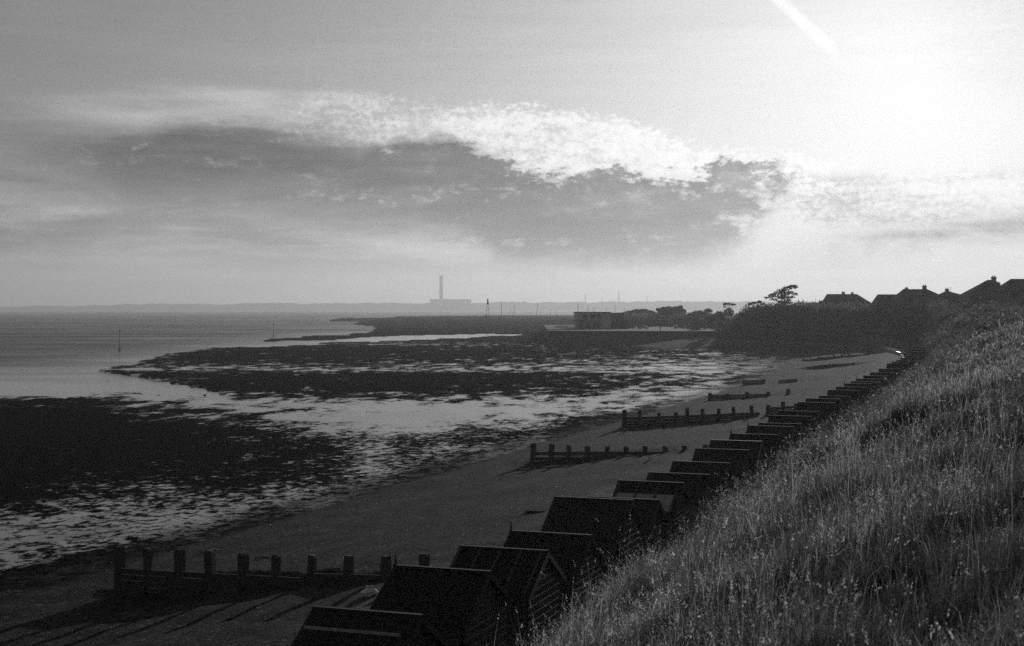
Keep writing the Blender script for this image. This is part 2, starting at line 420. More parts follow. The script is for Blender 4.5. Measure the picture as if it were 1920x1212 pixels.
WET = {
 600:[(700,0),(1100,0)],636:[(500,0),(1000,.05),(1400,.2)],
 646:[(400,0),(640,.3),(760,.45),(1000,.3),(1250,.25),(1400,.35),(1500,.3)],
 652:[(380,0),(640,.05),(1000,.2),(1200,.25),(1420,.4),(1560,.4)],
 662:[(350,.03),(700,.05),(1000,.12),(1200,.32),(1420,.5),(1560,.5)],
 674:[(300,.12),(600,.2),(800,.22),(1100,.38),(1300,.48),(1500,.62)],
 686:[(280,.4),(450,.4),(640,.32),(900,.44),(1150,.52),(1300,.62),(1480,.75)],
 694:[(200,.5),(400,.55),(800,.58),(1000,.58),(1300,.72),(1450,.75)],
 702:[(240,.2),(400,.1),(700,.06),(1000,.14),(1200,.38),(1400,.62)],
 714:[(280,.05),(600,.03),(900,.06),(1150,.28),(1400,.5)],
 728:[(330,.3),(450,.08),(700,.08),(950,.14),(1150,.34),(1300,.62),(1400,.62)],
 742:[(0,.6),(380,.8),(450,.4),(600,.33),(800,.38),(1000,.45),(1150,.6),(1300,.78)],
 754:[(0,.02),(150,.1),(300,.6),(430,.9),(520,.62),(700,.62),(900,.55),(1100,.7),(1250,.65)],
 768:[(0,.0),(150,.15),(300,.4),(450,.62),(600,.78),(750,.95),(950,.92),(1080,.62),(1200,.4)],
 785:[(0,.0),(200,.25),(400,.32),(520,.6),(640,.78),(760,1.),(900,.9),(1000,.58),(1150,.35)],
 800:[(0,0),(200,.05),(400,.15),(500,.45),(640,.7),(780,.82),(860,.52),(950,.42),(1100,.4)],
 825:[(0,0),(300,.03),(480,.18),(600,.34),(700,.54),(800,.48),(900,.43),(960,.48),(1050,.4)],
 850:[(0,.02),(300,.05),(450,.15),(600,.24),(700,.52),(800,.44),(960,.55),(1000,.5)],
 880:[(0,.02),(200,.2),(330,.25),(450,.18),(600,.25),(690,.57),(760,.43),(850,.34),(950,.42)],
 905:[(0,.04),(150,.3),(250,.38),(400,.25),(550,.35),(680,.53),(760,.48),(850,.3)],
 930:[(0,.12),(150,.38),(300,.43),(450,.48),(600,.62),(720,.45),(800,.2)],
 955:[(0,.34),(150,.53),(300,.53),(450,.57),(600,.6),(690,.3)],
 980:[(0,.53),(150,.62),(300,.57),(400,.52),(500,.33),(600,.1)],
 1005:[(0,.66),(150,.62),(300,.6),(380,.5),(450,.15)],
 1030:[(0,.66),(100,.52),(220,.42),(260,.1)],
 1060:[(0,.62),(80,.42),(160,.1)],1090:[(0,.2),(100,.05)],1120:[(0,0),(100,0)]}
def wetness(px, py):
    ys = sorted(WET); W = []
    for y in ys:
        xs = [p[0] for p in WET[y]]; vs = [p[1] for p in WET[y]]
        W.append(np.interp(px, xs, vs))
    W = np.array(W); f = np.interp(py, ys, np.arange(len(ys)))
    i = np.clip(np.floor(f).astype(int), 0, len(ys)-2); fr = f-i
    idx = np.indices(px.shape)
    a = W[(i, *idx)]; b = W[(i+1, *idx)]
    return a*(1-fr)+b*fr

def ground_material():
    def fn(nt, out):
        P = pos(nt)
        at_ = lambda nm: S([setattr(n := nt.nodes.new('ShaderNodeAttribute'), 'attribute_name', nm), n][1].outputs['Fac'])
        wet, shi = at_('wet'), at_('shingle')
        mp = nt.nodes.new('ShaderNodeMapping'); mp.inputs['Rotation'].default_value = (0, 0, TH*.4)
        mp.inputs['Scale'].default_value = (1, .7, 1); nt.links.new(P, mp.inputs['Vector']); PV = mp.outputs[0]
        n1 = noise(PV, 1.25, 6, .70, .3); n0 = noise(PV, .085, 4, .55); n2 = noise(PV, .28, 4, .6)
        m2p = nt.nodes.new('ShaderNodeMapping'); m2p.inputs['Scale'].default_value = (1, .42, 1); nt.links.new(P, m2p.inputs['Vector'])
        nB = noise(m2p.outputs[0], .27, 6, .68, .2)
        sepP = nt.nodes.new('ShaderNodeSeparateXYZ'); nt.links.new(P, sepP.inputs[0]); far = smooth(S(sepP.outputs[1]), 70.0, 190.0)
        fine = noise(P, 3.0, 5, .7); vf = noise(P, 14.0, 4, .7)
        nn = (n1-.5)*lerp(1.9, .8, far) + (nB-.5)*far*2.0 + (n0-.5)*.3 + (n2-.5)*.4 + (fine-.5)*.6 + wet*.84 - .42
        wm = smooth(nn, -.07, .15)
        sh = smooth(shi + (fine-.5)*.5 + (n1-.5)*.6, .38, .62)
        wm = wm*(1.0 - sh)
        # weed and mussel beds, lumpy and dull
        lump = smooth(fine*.7 + vf*.5 + n1*.5, .62, 1.05)
        mud = bsdf(nt, lump*.030 + .002, 1.0, .0, 0, bump(nt, fine*.7 + vf*.5, 1.0, .35))
        # wet sand under a film of water
        wsand = bsdf(nt, .02, fine*.18 + .05, .35, 0, bump(nt, fine*.8 + n1, .12, .06))
        # shingle, with strand lines along the shore
        v = voro(P, 16.0)
        vn = nt.nodes.new('ShaderNodeTexVoronoi'); vn.inputs['Scale'].default_value = 9.0; nt.links.new(P, vn.inputs['Vector'])
        b = nt.nodes.new('ShaderNodeRGBToBW'); nt.links.new(vn.outputs['Color'], b.inputs[0]); vc = S(b.outputs[0])
        drift = noise(PV, .5, 5, .65)
        vm = nt.nodes.new('ShaderNodeTexVoronoi'); vm.inputs['Scale'].default_value = 5.5; nt.links.new(P, vm.inputs['Vector'])
        b2 = nt.nodes.new('ShaderNodeRGBToBW'); nt.links.new(vm.outputs['Color'], b2.inputs[0]); vc2 = S(b2.outputs[0])
        off = at_('shore')
        line = noise(vec(off*.55, n2*1.2, n0*1.5), 1.0, 4, .6)
        pale = smooth(off + (n2-.5)*9.0 + (drift-.5)*5.0, 3.0, 5.0)*(1.0 - smooth(off + (n2-.5)*9.0 + (drift-.5)*4.0, 7.0, 9.5))*smooth(drift + fine*.4, .58, .80)
        scol = (spow(vc, 9.0)*5.0 + spow(vc2, 12.0)*6.0 + (vf-.5)*2.4 + (fine-.5)*2.8 + (drift-.5)*1.9 + (line-.5)*2.8 + .42)*.078  # bright cells put sparkles of light into the pebble colour
        scol = mx(scol, .008) + pale*.20
        shing = bsdf(nt, scol, .95, .04, 0, bump(nt, v*.5 + vf*.7 + fine*1.4, 1.0, .24))
        m1 = nt.nodes.new('ShaderNodeMixShader'); nt.links.new(wm.k, m1.inputs[0]); nt.links.new(mud.outputs[0], m1.inputs[1]); nt.links.new(wsand.outputs[0], m1.inputs[2])
        m2 = nt.nodes.new('ShaderNodeMixShader'); nt.links.new(sh.k, m2.inputs[0]); nt.links.new(m1.outputs[0], m2.inputs[1]); nt.links.new(shing.outputs[0], m2.inputs[2])
        nt.links.new(m2.outputs[0], out.inputs['Surface'])
    return material('foreshore', fn)
def hill_material():
    def fn(nt, out):
        n = noise(pos(nt), .8, 6, .65); f = noise(pos(nt), 8, 4, .7)
        p = bsdf(nt, (n*.7+f*.5)*.03, 1.0, .0, 0, bump(nt, n+f*.4, 1.0, .3))
        nt.links.new(p.outputs[0], out.inputs['Surface'])
    return material('hill_turf', fn)
def sea_material():
    def fn(nt, out):
        mp = nt.nodes.new('ShaderNodeMapping'); mp.inputs['Scale'].default_value = (.55, 1.0, 1); nt.links.new(pos(nt), mp.inputs['Vector'])
        n = noise(mp.outputs[0], .55, 5, .6)
        sp = nt.nodes.new('ShaderNodeSeparateXYZ'); nt.links.new(pos(nt), sp.inputs[0]); sx, sy = S(sp.outputs[0]), S(sp.outputs[1])
        gust = noise(vec(sx*.006, sy*.02), 1.0, 5, .62)
        # sheltered shallows lie flat, open water is ruffled in streaks
        calm = mx(1.0 - smooth(sy + (gust-.5)*260.0, 215.0, 360.0), smooth(sx + (gust-.5)*120.0, -130.0, -50.0)*(1.0 - smooth(sy, 640.0, 820.0)))
        ruff = (1.0 - calm)*smooth(gust, .08, .75)
        b = nt.nodes.new('ShaderNodeBump'); b.inputs['Distance'].default_value = 1.1
        nt.links.new((ruff*.75 + .06).k, b.inputs['Strength']); nt.links.new(n.k, b.inputs['Height'])
        p = bsdf(nt, .012, ruff*.22 + .12, calm*.36 + .06, 0, b.outputs[0])
        nt.links.new(p.outputs[0], out.inputs['Surface'])
    return material('sea_water', fn)

def build_ground():
    az = np.linspace(math.radians(-34), math.radians(34), 720)
    near = F*10.0/np.linspace(1700, 110, 300)            # rows close together in the picture
    mid = np.arange(near[-1]+1.2, 560, 1.25)
    far = np.geomspace(566, 9300, 130)
    D = np.concatenate([near, mid, far])
    tanaz = np.tan(az)
    Y = np.repeat(D[:, None], len(az), 1); X = Y*tanaz[None, :]
    d = inland(X, Y); q = -d
    z = np.where(d > 0, cliff_z(X, Y, d), beach_z(X, Y, q))
    z = z + np.clip((Y-720)/540, 0, 1)*2.7*(d < 0)*(Y < 1900)
    px = 960+F*tanaz[None, :]+0*Y; py = HZ+F*EYE/Y       # outline of the water cast on the level z = 0
    wob = (vnoise(X, Y, 6, 21)-.5)*2 + (vnoise(X, Y, 19, 22)-.5)*2
    sea = in_poly(px+wob*14, py+wob*np.clip((py-610)/25, .25, 2.4), SEA) | (Y > 1900)
    sea &= (d < -14) | (Y > 900)
    zs = np.where(sea, -.35, z)
    # soften the edge by one row and column
    k = zs.copy(); k[1:-1, 1:-1] = (zs[1:-1, 1:-1]*2+zs[:-2, 1:-1]+zs[2:, 1:-1]+zs[1:-1, :-2]+zs[1:-1, 2:])/6
    z = np.where(Y > 45, k, zs)
    sm = sea.astype(float)
    for _ in range(6):
        kk = sm.copy(); kk[2:-2, 4:-4] = (sm[2:-2, 4:-4]*2+sm[:-4, 4:-4]+sm[4:, 4:-4]+sm[2:-2, :-8]+sm[2:-2, 8:])/6; sm = kk
    z = np.where((Y < 1900), z, -1.2)
    pyz = HZ+F*(EYE-z)/Y
    wet = wetness(px, pyz)
    wet = np.maximum(wet, np.clip(sm*1.1, 0, .58)*(Y < 520))
    edge = np.clip((q-21)/3.5, 0, 1)
    wet = wet*edge
    t_, a_ = ta(X, Y)
    shingle = 1-np.clip((q-22.5-7*np.clip((47-t_)/4, 0, 1))/6.5, 0, 1)
    shingle = np.maximum(shingle, .47*(1-np.clip((q-28)/13, 0, 1)))
    shingle = np.where(Y > 600, .34, shingle)
    t, a = ta(X, Y)
    keep_near = (t < 200) & (d > .8)
    n, m = X.shape
    V = np.stack([X, Y, z], -1).reshape(-1, 3)
    ii = (np.arange(n-1)[:, None]*m+np.arange(m-1)[None, :]).ravel()
    quads = np.stack([ii, ii+1, ii+m+1, ii+m], 1)
    fd = d.ravel()[quads].mean(1); drop = keep_near.ravel()[quads].all(1)
    gm, hm = ground_material(), hill_material()
    def part(sel, name, mat):
        Q = quads[sel]; used, inv = np.unique(Q.ravel(), return_inverse=True)
        o = np_mesh(name, V[used], inv, np.full(len(Q), 4), [mat], smooth_=True)
        for nm, arr in (('wet', wet), ('shingle', shingle), ('shore', q)):
            at_ = o.data.attributes.new(nm, 'FLOAT', 'POINT'); at_.data.foreach_set('value', arr.ravel()[used].astype(np.float32))
        return tag(o, kind='structure')
    part((fd <= 0) & ~drop, 'beach', gm)
    part((fd > 0) & ~drop, 'hills', hm)
    # near slope
    tt = np.concatenate([np.arange(-25, 60, .45), np.arange(60, 203, 1.0)])
    dd = np.concatenate([np.arange(-.6, 16, .35), np.geomspace(16.4, 90, 24)])
    Tt, Dd = np.meshgrid(tt, dd, indexing='ij'); Xx, Yy = xy(Tt, 10.8-Dd)
    Zz = np.where(Dd > 0, cliff_z(Xx, Yy, Dd), 3.15)
    n, m = Tt.shape; V2 = np.stack([Xx, Yy, Zz], -1).reshape(-1, 3)
    ii = (np.arange(n-1)[:, None]*m+np.arange(m-1)[None, :]).ravel()
    Q = np.stack([ii, ii+1, ii+m+1, ii+m], 1)[:, ::-1]
    tag(np_mesh('hillside', V2, Q.ravel(), np.full(len(Q), 4), [hm], smooth_=True), kind='structure')
    s = new_mesh('sea', [(-7000,20,0),(7000,20,0),(7000,9300,0),(-7000,9300,0)], [(0,1,2,3)], sea_material())
    tag(s, kind='structure')
build_ground()
def gz(X, Y):
    d = float(inland(np.array([X]), np.array([Y]))[0])
    return float((cliff_z(np.array([X]), np.array([Y]), np.array([d])) if d > 0 else beach_z(np.array([X]), np.array([Y]), np.array([-d])))[0])

# far shore
def build_far_shore():
    pts = [(-1800,578),(-300,577),(0,577),(60,574.5),(250,571.5),(400,569.5),(640,568.5),(800,568),(900,567.5),(1080,566.5),(1340,566),(2000,566),(3500,568)]
    xs = np.linspace(-6200, 6200, 900); px = 960+F*xs/7300
    h = EYE-(np.interp(px, [p[0] for p in pts], [p[1] for p in pts])-HZ)*7300/F
    h = np.maximum(h+(vnoise(xs, xs*0, 60, 31)-.5)*9+(vnoise(xs, xs*0, 22, 32)-.5)*6, 3)
    rows = [(7150, 0*h-.5), (7180, h*.45), (7300, h), (7600, h*.9), (8100, 0*h-.5)]
    V = [(x, y, zz[i]) for y, zz in rows for i, x in enumerate(xs)]; m = len(xs)
    Fs = [(r*m+i, r*m+i+1, (r+1)*m+i+1, (r+1)*m+i) for r in range(len(rows)-1) for i in range(m-1)]
    tag(new_mesh('hills', V, Fs, plain('wooded_shore', .05, .9, .4, .02)), kind='structure')
build_far_shore()

#@@OBJECTS@@
# ------------------------------------------------------------------ beach huts
RZ = -TH                                             # local x points to the cliff, local y along the row
ORD = ['first','second','third','fourth','fifth','sixth','seventh','eighth','ninth','tenth','eleventh','twelfth','thirteenth','fourteenth','fifteenth','sixteenth','seventeenth','eighteenth','nineteenth','twentieth','twenty-first','twenty-second','twenty-third','twenty-fourth','twenty-fifth','twenty-sixth','twenty-seventh','twenty-eighth','twenty-ninth','thirtieth','thirty-first','thirty-second','thirty-third','thirty-fourth','thirty-fifth','thirty-sixth','thirty-seventh','thirty-eighth','thirty-ninth','fortieth','forty-first','forty-second','forty-third','forty-fourth']
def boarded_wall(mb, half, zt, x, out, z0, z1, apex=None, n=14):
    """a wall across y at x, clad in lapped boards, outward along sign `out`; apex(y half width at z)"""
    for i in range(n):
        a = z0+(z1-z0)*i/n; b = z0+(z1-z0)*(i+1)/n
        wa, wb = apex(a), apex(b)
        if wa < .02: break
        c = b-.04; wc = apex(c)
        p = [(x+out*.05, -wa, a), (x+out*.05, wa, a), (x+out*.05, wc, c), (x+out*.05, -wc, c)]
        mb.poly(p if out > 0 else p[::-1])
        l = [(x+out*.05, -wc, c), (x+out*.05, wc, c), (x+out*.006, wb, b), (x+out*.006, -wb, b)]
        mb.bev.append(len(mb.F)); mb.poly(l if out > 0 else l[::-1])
def make_hut(loc, rz, zr, style, label, group, n=15, full=True):
    root = empty('beach_hut', loc, rz, label, 'beach hut', group)
    L = style.get('L', 2.35); hw = style.get('hw', 1.42); drop = style.get('drop', .84); w = hw-.2
    ze = zr-drop; sl = drop/hw
    x0, x1 = .16, L-.14
    floor_z = .32
    ap = lambda z: min(w, max(0, (zr-.07-z)/sl))
    wm = M[style.get('wall', 'wall_dark')]
    mb = MB(); mb.bev = []; ztop = zr-.07; zsd = zr-.07-w*sl
    if style.get('plain_back'):
        mb.poly([(x1,-w,floor_z),(x1,w,floor_z),(x1,w,zsd),(x1,0,ztop),(x1,-w,zsd)])
    else: boarded_wall(mb, w, ztop, x1, 1, floor_z, ztop, ap, n)
    boarded_wall(mb, w, ztop, x0, -1, floor_z, ztop, ap, n)
    m2 = max(6, n-3)
    for s in (-1, 1):
        for i in range(m2):
            a = floor_z+(zsd-floor_z)*i/m2; b = floor_z+(zsd-floor_z)*(i+1)/m2
            p = [(x0, s*(w+.04), a), (x1, s*(w+.04), a), (x1, s*(w+.006), b), (x0, s*(w+.006), b)]
            mb.poly(p if s < 0 else p[::-1])
            q = [(x0, s*w, a), (x1, s*w, a), (x1, s*(w+.04), a), (x0, s*(w+.04), a)]
            mb.poly(q if s > 0 else q[::-1])
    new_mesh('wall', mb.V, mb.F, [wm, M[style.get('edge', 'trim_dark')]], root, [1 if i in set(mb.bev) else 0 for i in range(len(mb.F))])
    r = MB(); th = .05
    for s in (-1, 1):
        r.hexa([(0,0,zr-th),(L,0,zr-th),(L,s*hw,ze-th),(0,s*hw,ze-th),(0,0,zr),(L,0,zr),(L,s*hw,ze),(0,s*hw,ze)] if s < 0 else
               [(0,s*hw,ze-th),(L,s*hw,ze-th),(L,0,zr-th),(0,0,zr-th),(0,s*hw,ze),(L,s*hw,ze),(L,0,zr),(0,0,zr)])
    roof = r.build('roof', M[style.get('roof', 'felt')], root)
    tm = M[style.get('trim', 'trim_dark')]
    rc = MB(); rc.bar((-.01, 0, zr+.012), (L+.01, 0, zr+.012), .12, .05)
    rc.build('ridge_cap', M[style.get('cap', 'felt')], root)
    for x in ((L+.014, -.014) if full else (L+.014,)):
        for s in (-1, 1):
            b = MB(); b.bar((x, s*.012, zr-.055), (x, s*(hw+.02), ze-.075), .022, .13, (1, 0, 0)) if False else b.hexa(
                [(x-.011, s*.006, zr-.15), (x+.011, s*.006, zr-.15), (x+.011, s*(hw+.02), ze-.17), (x-.011, s*(hw+.02), ze-.17),
                 (x-.011, s*.006, zr-.005), (x+.011, s*.006, zr-.005), (x+.011, s*(hw+.02), ze-.025), (x-.011, s*(hw+.02), ze-.025)])
            b.build('barge_board', tm, root)
    d = MB(); d.box(-1.0, L-.1, -w-.02, w+.02, .18, floor_z-.003)
    d.build('deck', M['timber'], root)
    st = MB(); st.box(-.85, x1-.05, -w+.12, w-.12, -.6, .178)
    st.build('plinth', M['timber'], root)
    if full:
        dr = MB(); dr.box(x0-.075, x0-.05, -.78, -.01, floor_z+.02, 2.0); dr.box(x0-.075, x0-.05, .01, .78, floor_z+.02, 2.0)
        dr.build('door', M[style.get('door', 'wall_grey')], root)
    if style.get('finial'):
        f = MB(); f.tube([(.02,0,zr-.05),(.02,0,zr+.12),(.02,0,zr+.3)], [.035,.03,.006], 6); f.build('finial', tm, root)
    for f_ in style.get('battens', ()):
        for s in (-1, 1):
            b = MB(); x = L*f_
            b.hexa([(x-.03,s*.06,zr-.06*sl+.004),(x+.03,s*.06,zr-.06*sl+.004),(x+.03,s*hw,ze+.004),(x-.03,s*hw,ze+.004),
                    (x-.03,s*.06,zr-.06*sl+.05),(x+.03,s*.06,zr-.06*sl+.05),(x+.03,s*hw,ze+.05),(x-.03,s*hw,ze+.05)])
            b.build('roof_batten', M[style.get('batten', 'trim_dark')], roof)
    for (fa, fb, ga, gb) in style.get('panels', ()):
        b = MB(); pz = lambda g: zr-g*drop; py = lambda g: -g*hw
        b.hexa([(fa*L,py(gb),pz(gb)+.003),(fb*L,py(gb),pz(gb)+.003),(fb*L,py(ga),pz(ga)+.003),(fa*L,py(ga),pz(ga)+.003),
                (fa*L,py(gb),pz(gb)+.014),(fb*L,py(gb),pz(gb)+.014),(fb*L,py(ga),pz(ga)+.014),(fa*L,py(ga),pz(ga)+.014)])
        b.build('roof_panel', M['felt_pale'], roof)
    if style.get('strip'):
        b = MB(); g = style['strip']; b.bar((.06,-g*hw,zr-g*drop+.03),(L*.9,-g*hw,zr-g*drop+.03),.05,.05); b.build('roof_batten', M['trim'], roof)
    if style.get('back_door'):
        b = MB(); b.box(x1+.004, x1+.03, -.45, .4, floor_z+.05, zr-.95); b.build('shutter', M['wall_grey'], root)
    return root
RIDGES = [(588,1140),(740,1062),(862,1025),(957,997),(1040,933),(1105,933),(1160,902),(1217,887),(1262,866),(1305,842),(1333,826),(1370,814),(1402,799),(1423,794),(1442,780),(1459,771),(1497,755),(1511,748),(1535,743),(1552,732),(1568,726),(1583,720),(1595,716),(1605,711),(1619,705),(1632,699),(1648,692),(1663,682),(1672,679),(1681,676),(1689,671.5),(1697,668),(1706,664.5),(1713,662)]
STY = {0: dict(strip=.34, trim='trim_dark', hw=1.5, drop=.9, finial=False),
       1: dict(finial=True, roof='felt_dark', hw=1.55, drop=.85, wall='wall_dark', L=2.3),
       2: dict(battens=(.03,.25,.48,.71,.94), batten='trim_dark', trim='trim', roof='felt_dark', wall='wall_dark', edge='lit_edge'),
       3: dict(finial=True, wall='wall_dark', edge='lit_edge', roof='felt_dark', trim='trim_dark'),
       4: dict(wall='wall_dark', edge='lit_edge', L=2.45, hw=1.45, drop=.93, roof='felt'),
       5: dict(plain_back=True, back_door=True, wall='wall_grey', finial=False, trim='trim_dark'),
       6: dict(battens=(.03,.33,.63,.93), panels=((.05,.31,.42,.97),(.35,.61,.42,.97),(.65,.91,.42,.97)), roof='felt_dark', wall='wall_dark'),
       7: dict(wall='wall_mid'), 8: dict(roof='felt', wall='wall_dark'), 9: dict(wall='wall_dark', edge='lit_edge', roof='felt'),
       10: dict(cap='trim_dark', strip=.72, trim='trim', wall='wall_dark', edge='lit_edge'), 11: dict(finial=True, roof='felt_dark', wall='wall_mid')}
DESC = {0:'dark-roofed beach hut nearest the camera with a pale batten below the ridge',
        1:'tarred-roofed beach hut with a spiked ridge end, standing closest behind the nearest hut',
        2:'beach hut with pale-edged gable and four thin battens down its dark roof',
        3:'dark boarded beach hut between the battened hut and the tallest hut',
        4:'tallest beach hut with a big plain felt roof and lit clapboard gable',
        5:'grey plain-backed beach hut tucked right behind the tallest hut',
        6:'beach hut whose battened roof is pale on its lower half',
        7:'dark beach hut just beyond the one with the half-pale roof'}
GROUP_H = 'beach huts in the row below the grassy slope'
for i, (px, py) in enumerate(RIDGES):
    k = (px-960)/F; Y = 14.0/(.352-k); X = k*Y; z = EYE-(py-HZ)*Y/F
    z0 = 3.0 if i < 28 else gz(X, Y)-.1
    zr = z-z0
    st = STY.get(i) or dict(wall=random.choice(['wall_dark','wall_mid','wall_mid','wall_grey']), edge=random.choice(['lit_edge','trim','trim_dark']), roof=random.choice(['felt','felt_dark']), trim=random.choice(['trim_dark','trim_dark','trim']), L=random.uniform(2.2,2.45), hw=random.uniform(1.32,1.45), finial=random.random()<.2)
    lab = DESC.get(i) or '%s felt-roofed hut of the row, counted from the camera' % ORD[i].replace('-', ' ')
    make_hut((X, Y, z0), RZ, zr, st, lab, GROUP_H, 16 if i < 10 else 10, i < 14)
def along_cliff(s0, step, n):
    P = CL; seg = np.hypot(*(P[1:]-P[:-1]).T); acc = np.concatenate([[0], np.cumsum(seg)])
    for i in range(n):
        s = s0+i*step; j = int(np.searchsorted(acc, s))-1; f = (s-acc[j])/seg[j]
        p = P[j]*(1-f)+P[j+1]*f; d = (P[j+1]-P[j])/seg[j]
        yield p, d
accA = 200+200.0
cnt = 0
for p, d in along_cliff(405, 4.3, 36):
    nrm = np.array([-d[1], d[0]])                    # to the sea
    fp = p+nrm*2.7
    if fp[1] > 352: break
    rz = math.atan2(-nrm[1], -nrm[0])
    z0 = gz(*fp)-.12
    cnt += 1
    make_hut((fp[0], fp[1], z0), rz, random.uniform(2.75, 3.05), dict(wall=random.choice(['wall_mid','wall_grey','wall_dark']), trim=random.choice(['trim_dark','trim']), door=random.choice(['wall_grey','wall_mid','wall_dark'])),
             'small hut under the scrub beyond the row, %s from its near end' % ORD[min(cnt-1, 43)].replace('-', ' '), 'far beach huts under the scrub', 7, True)

# ------------------------------------------------------------------ groynes
def local_x(X, Y, tip):
    return (X-tip[0])*CT-(Y-tip[1])*ST
def groyne(t, posts, planks, label, pw=.26, base_py=None):
    tip = on_t(posts[0][0] if posts[0][0] < planks[0][0] else planks[0][0], 800, t)
    root = empty('groyne', (tip[0], tip[1], 0), RZ, label, 'groyne', 'timber groynes across the beach')
    for (px, py) in posts:
        X, Y, z = on_t(px, py, t); x = local_x(X, Y, tip); g = gz(X, Y)
        w = pw*random.uniform(.9, 1.1); mb = MB(); j = .02
        zz = [g-1.4, g+.2, z-.1, z]
        lean = random.uniform(-.07, .07)
        n0 = len(mb.V)
        ring = lambda zc, s, o: [(x+sx*w/2*s+o+random.uniform(-j, j), sy*w/2*s+random.uniform(-j, j), zc+(random.uniform(-.03, .03) if zc == z else 0)) for sx, sy in ((-1,-1),(1,-1),(1,1),(-1,1))]
        R = [ring(zz[0], 1, 0), ring(zz[1], 1, 0), ring(zz[2], 1, lean), ring(zz[3], .8, lean)]
        for r in R: mb.V += r
        for i in range(3):
            for k in range(4): a = n0+i*4+k; b = n0+i*4+(k+1) % 4; mb.F.append((a, b, b+4, a+4))
        mb.F.append(tuple(n0+12+k for k in range(4))); mb.F.append(tuple(n0+k for k in (3,2,1,0)))
        mb.build('post', M['timber'], root)
    for pl in planks:
        x0, y0, x1, y1 = pl[:4]; dep = pl[4] if len(pl) > 4 else 1.5
        A = on_t(x0, y0, t); B = on_t(x1, y1, t); xa, xb = local_x(A[0], A[1], tip), local_x(B[0], B[1], tip)
        off = pw/2+.04
        nb = max(1, int(round(dep/.24))); hh = dep/nb
        for k in range(nb):
            za, zb = A[2]-k*hh, B[2]-k*hh
            mb = MB(); m = max(2, int((xb-xa)/2.5)); j = lambda: random.uniform(-.012, .012)
            for q in range(m):
                u0, u1 = q/m, (q+1)/m; xx0, xx1 = xa+(xb-xa)*u0+.004, xa+(xb-xa)*u1-.004
                z0_, z1_ = za+(zb-za)*u0+j(), za+(zb-za)*u1+j(); o = -off+j()*.6-(k % 2)*.006
                mb.hexa([(xx0,o,z0_-hh+.012),(xx1,o,z1_-hh+.012),(xx1,o+.07,z1_-hh+.012),(xx0,o+.07,z0_-hh+.012),(xx0,o,z0_),(xx1,o,z1_),(xx1,o+.07,z1_),(xx0,o+.07,z0_)])
            mb.build('plank', M['wet_timber'], root)
    return root
groyne(45.85, [(226,1025),(278,1028),(336,1030),(395,1033),(456,1038),(518,1040),(584,1041),(652,1042),(723,1042),(796,1038)],
       [(219,1064,594,1084,1.8),(572,1074,765,1078,.9)], 'nearest groyne of ten tall dark posts, its planks falling towards the huts', .28)
groyne(93.4, [(999,832),(1034,832),(1067,835),(1102,837),(1137,837),(1174,837),(1210,836),(1248,836),(1284,836),(1322,834)],
       [(1000,847,1335,846,.26),(1000,857,1335,856,1.4)], 'long groyne of ten posts with a slit between its planks', .29)
groyne(125.7, [(1170,769),(1200,769),(1236,774),(1266,773),(1289,765),(1318,767),(1348,766),(1377,763),(1410,760),(1440,759),(1468,753),(1493,756)],
       [(1170,783,1425,773,1.3),(1440,764,1497,761,.7)], 'twelve-post groyne across the beach beyond the slit-planked groyne', .30)
groyne(166.7, [(1331,737),(1363,738),(1401,736),(1441,734),(1478,731)], [(1328,741,1446,738.5,1.2)], 'low half-buried groyne with four stubby posts on its plank wall', .40)
groyne(206.0, [(1431,711),(1492,710.5)], [(1392,713.5,1432,713,.6),(1460,713,1493,710.5,.8)], 'broken groyne of two short plank runs and a thick post', .5)
groyne(253.0, [(1516,687),(1533,686),(1550,684),(1567,684),(1582,682),(1600,680)], [(1517,690.5,1526,690,.5),(1582,684,1594,683,.6)], 'ruined groyne of bare stub posts with almost no planks', .5)
groyne(296.0, [(1507,673),(1521,672),(1536,670),(1551,669),(1564,667),(1579,665),(1593,664)], [(1506,675,1660,660.5,1.6)], 'far dark groyne with a row of short posts ending by the pale path', .4)
groyne(347.0, [(1452,662.5),(1466,661.5)], [(1450,664,1552,655.5,1.3)], 'far low groyne without standing posts near the curve of the bay', .4)
groyne(379.0, [(1384,652),(1394,651),(1403,649.5),(1413,648.5),(1421,647),(1440,645)], [(1384,655,1424,649.5,.5),(1384,657.5,1480,645,1.2)], 'farthest small groyne beside the end of the sea wall', .35)
# a short board retained behind the fifth hut
A = at(985, 958, 2.95); 
r = empty('timber_barrier', (A[0], A[1], 0), RZ, 'short low timber barrier sticking out of the shingle beside the tallest hut', 'barrier')
mb = MB(); mb.box(0, 2.6, 0, .08, 1.8, 2.98, .01); mb.build('plank', M['wet_timber'], r)
for x in (.1, 1.3, 2.5):
    mb = MB(); mb.box(x-.08, x+.08, .083, .24, 1.6, 2.9, .01); mb.build('post', M['timber'], r)

# ------------------------------------------------------------------ things lying about
def rock(px, py, z, s, label, fl=.6):
    X, Y, z = at(px, py, z); n, m = 9, 6; V = []; Fs = []
    for j in range(m+1):
        ph = PI*j/m-PI/2
        for i in range(n):
            a = 2*PI*i/n; q = s*(1+random.uniform(-.22, .22))
            V.append((q*math.cos(a)*math.cos(ph), q*math.sin(a)*math.cos(ph), q*fl*math.sin(ph)))
    for j in range(m):
        for i in range(n): Fs.append((j*n+i, j*n+(i+1) % n, (j+1)*n+(i+1) % n, (j+1)*n+i))
    o = new_mesh('rock', V, Fs, M['rock'], smooth_=True); o.location = (X, Y, z+s*.2)
    tag(o, label, 'rock', 'dark rocks on the mudflat')
rock(384, 744, .05, .26, 'dark rock standing in the shallow water off the near weed bed', .9)
rock(297, 742, .05, .15, 'small dark rock in the shallows left of the larger one')
rock(829, 878, .75, .45, 'dark weedy rock lying on the wet sand left of the long groyne')
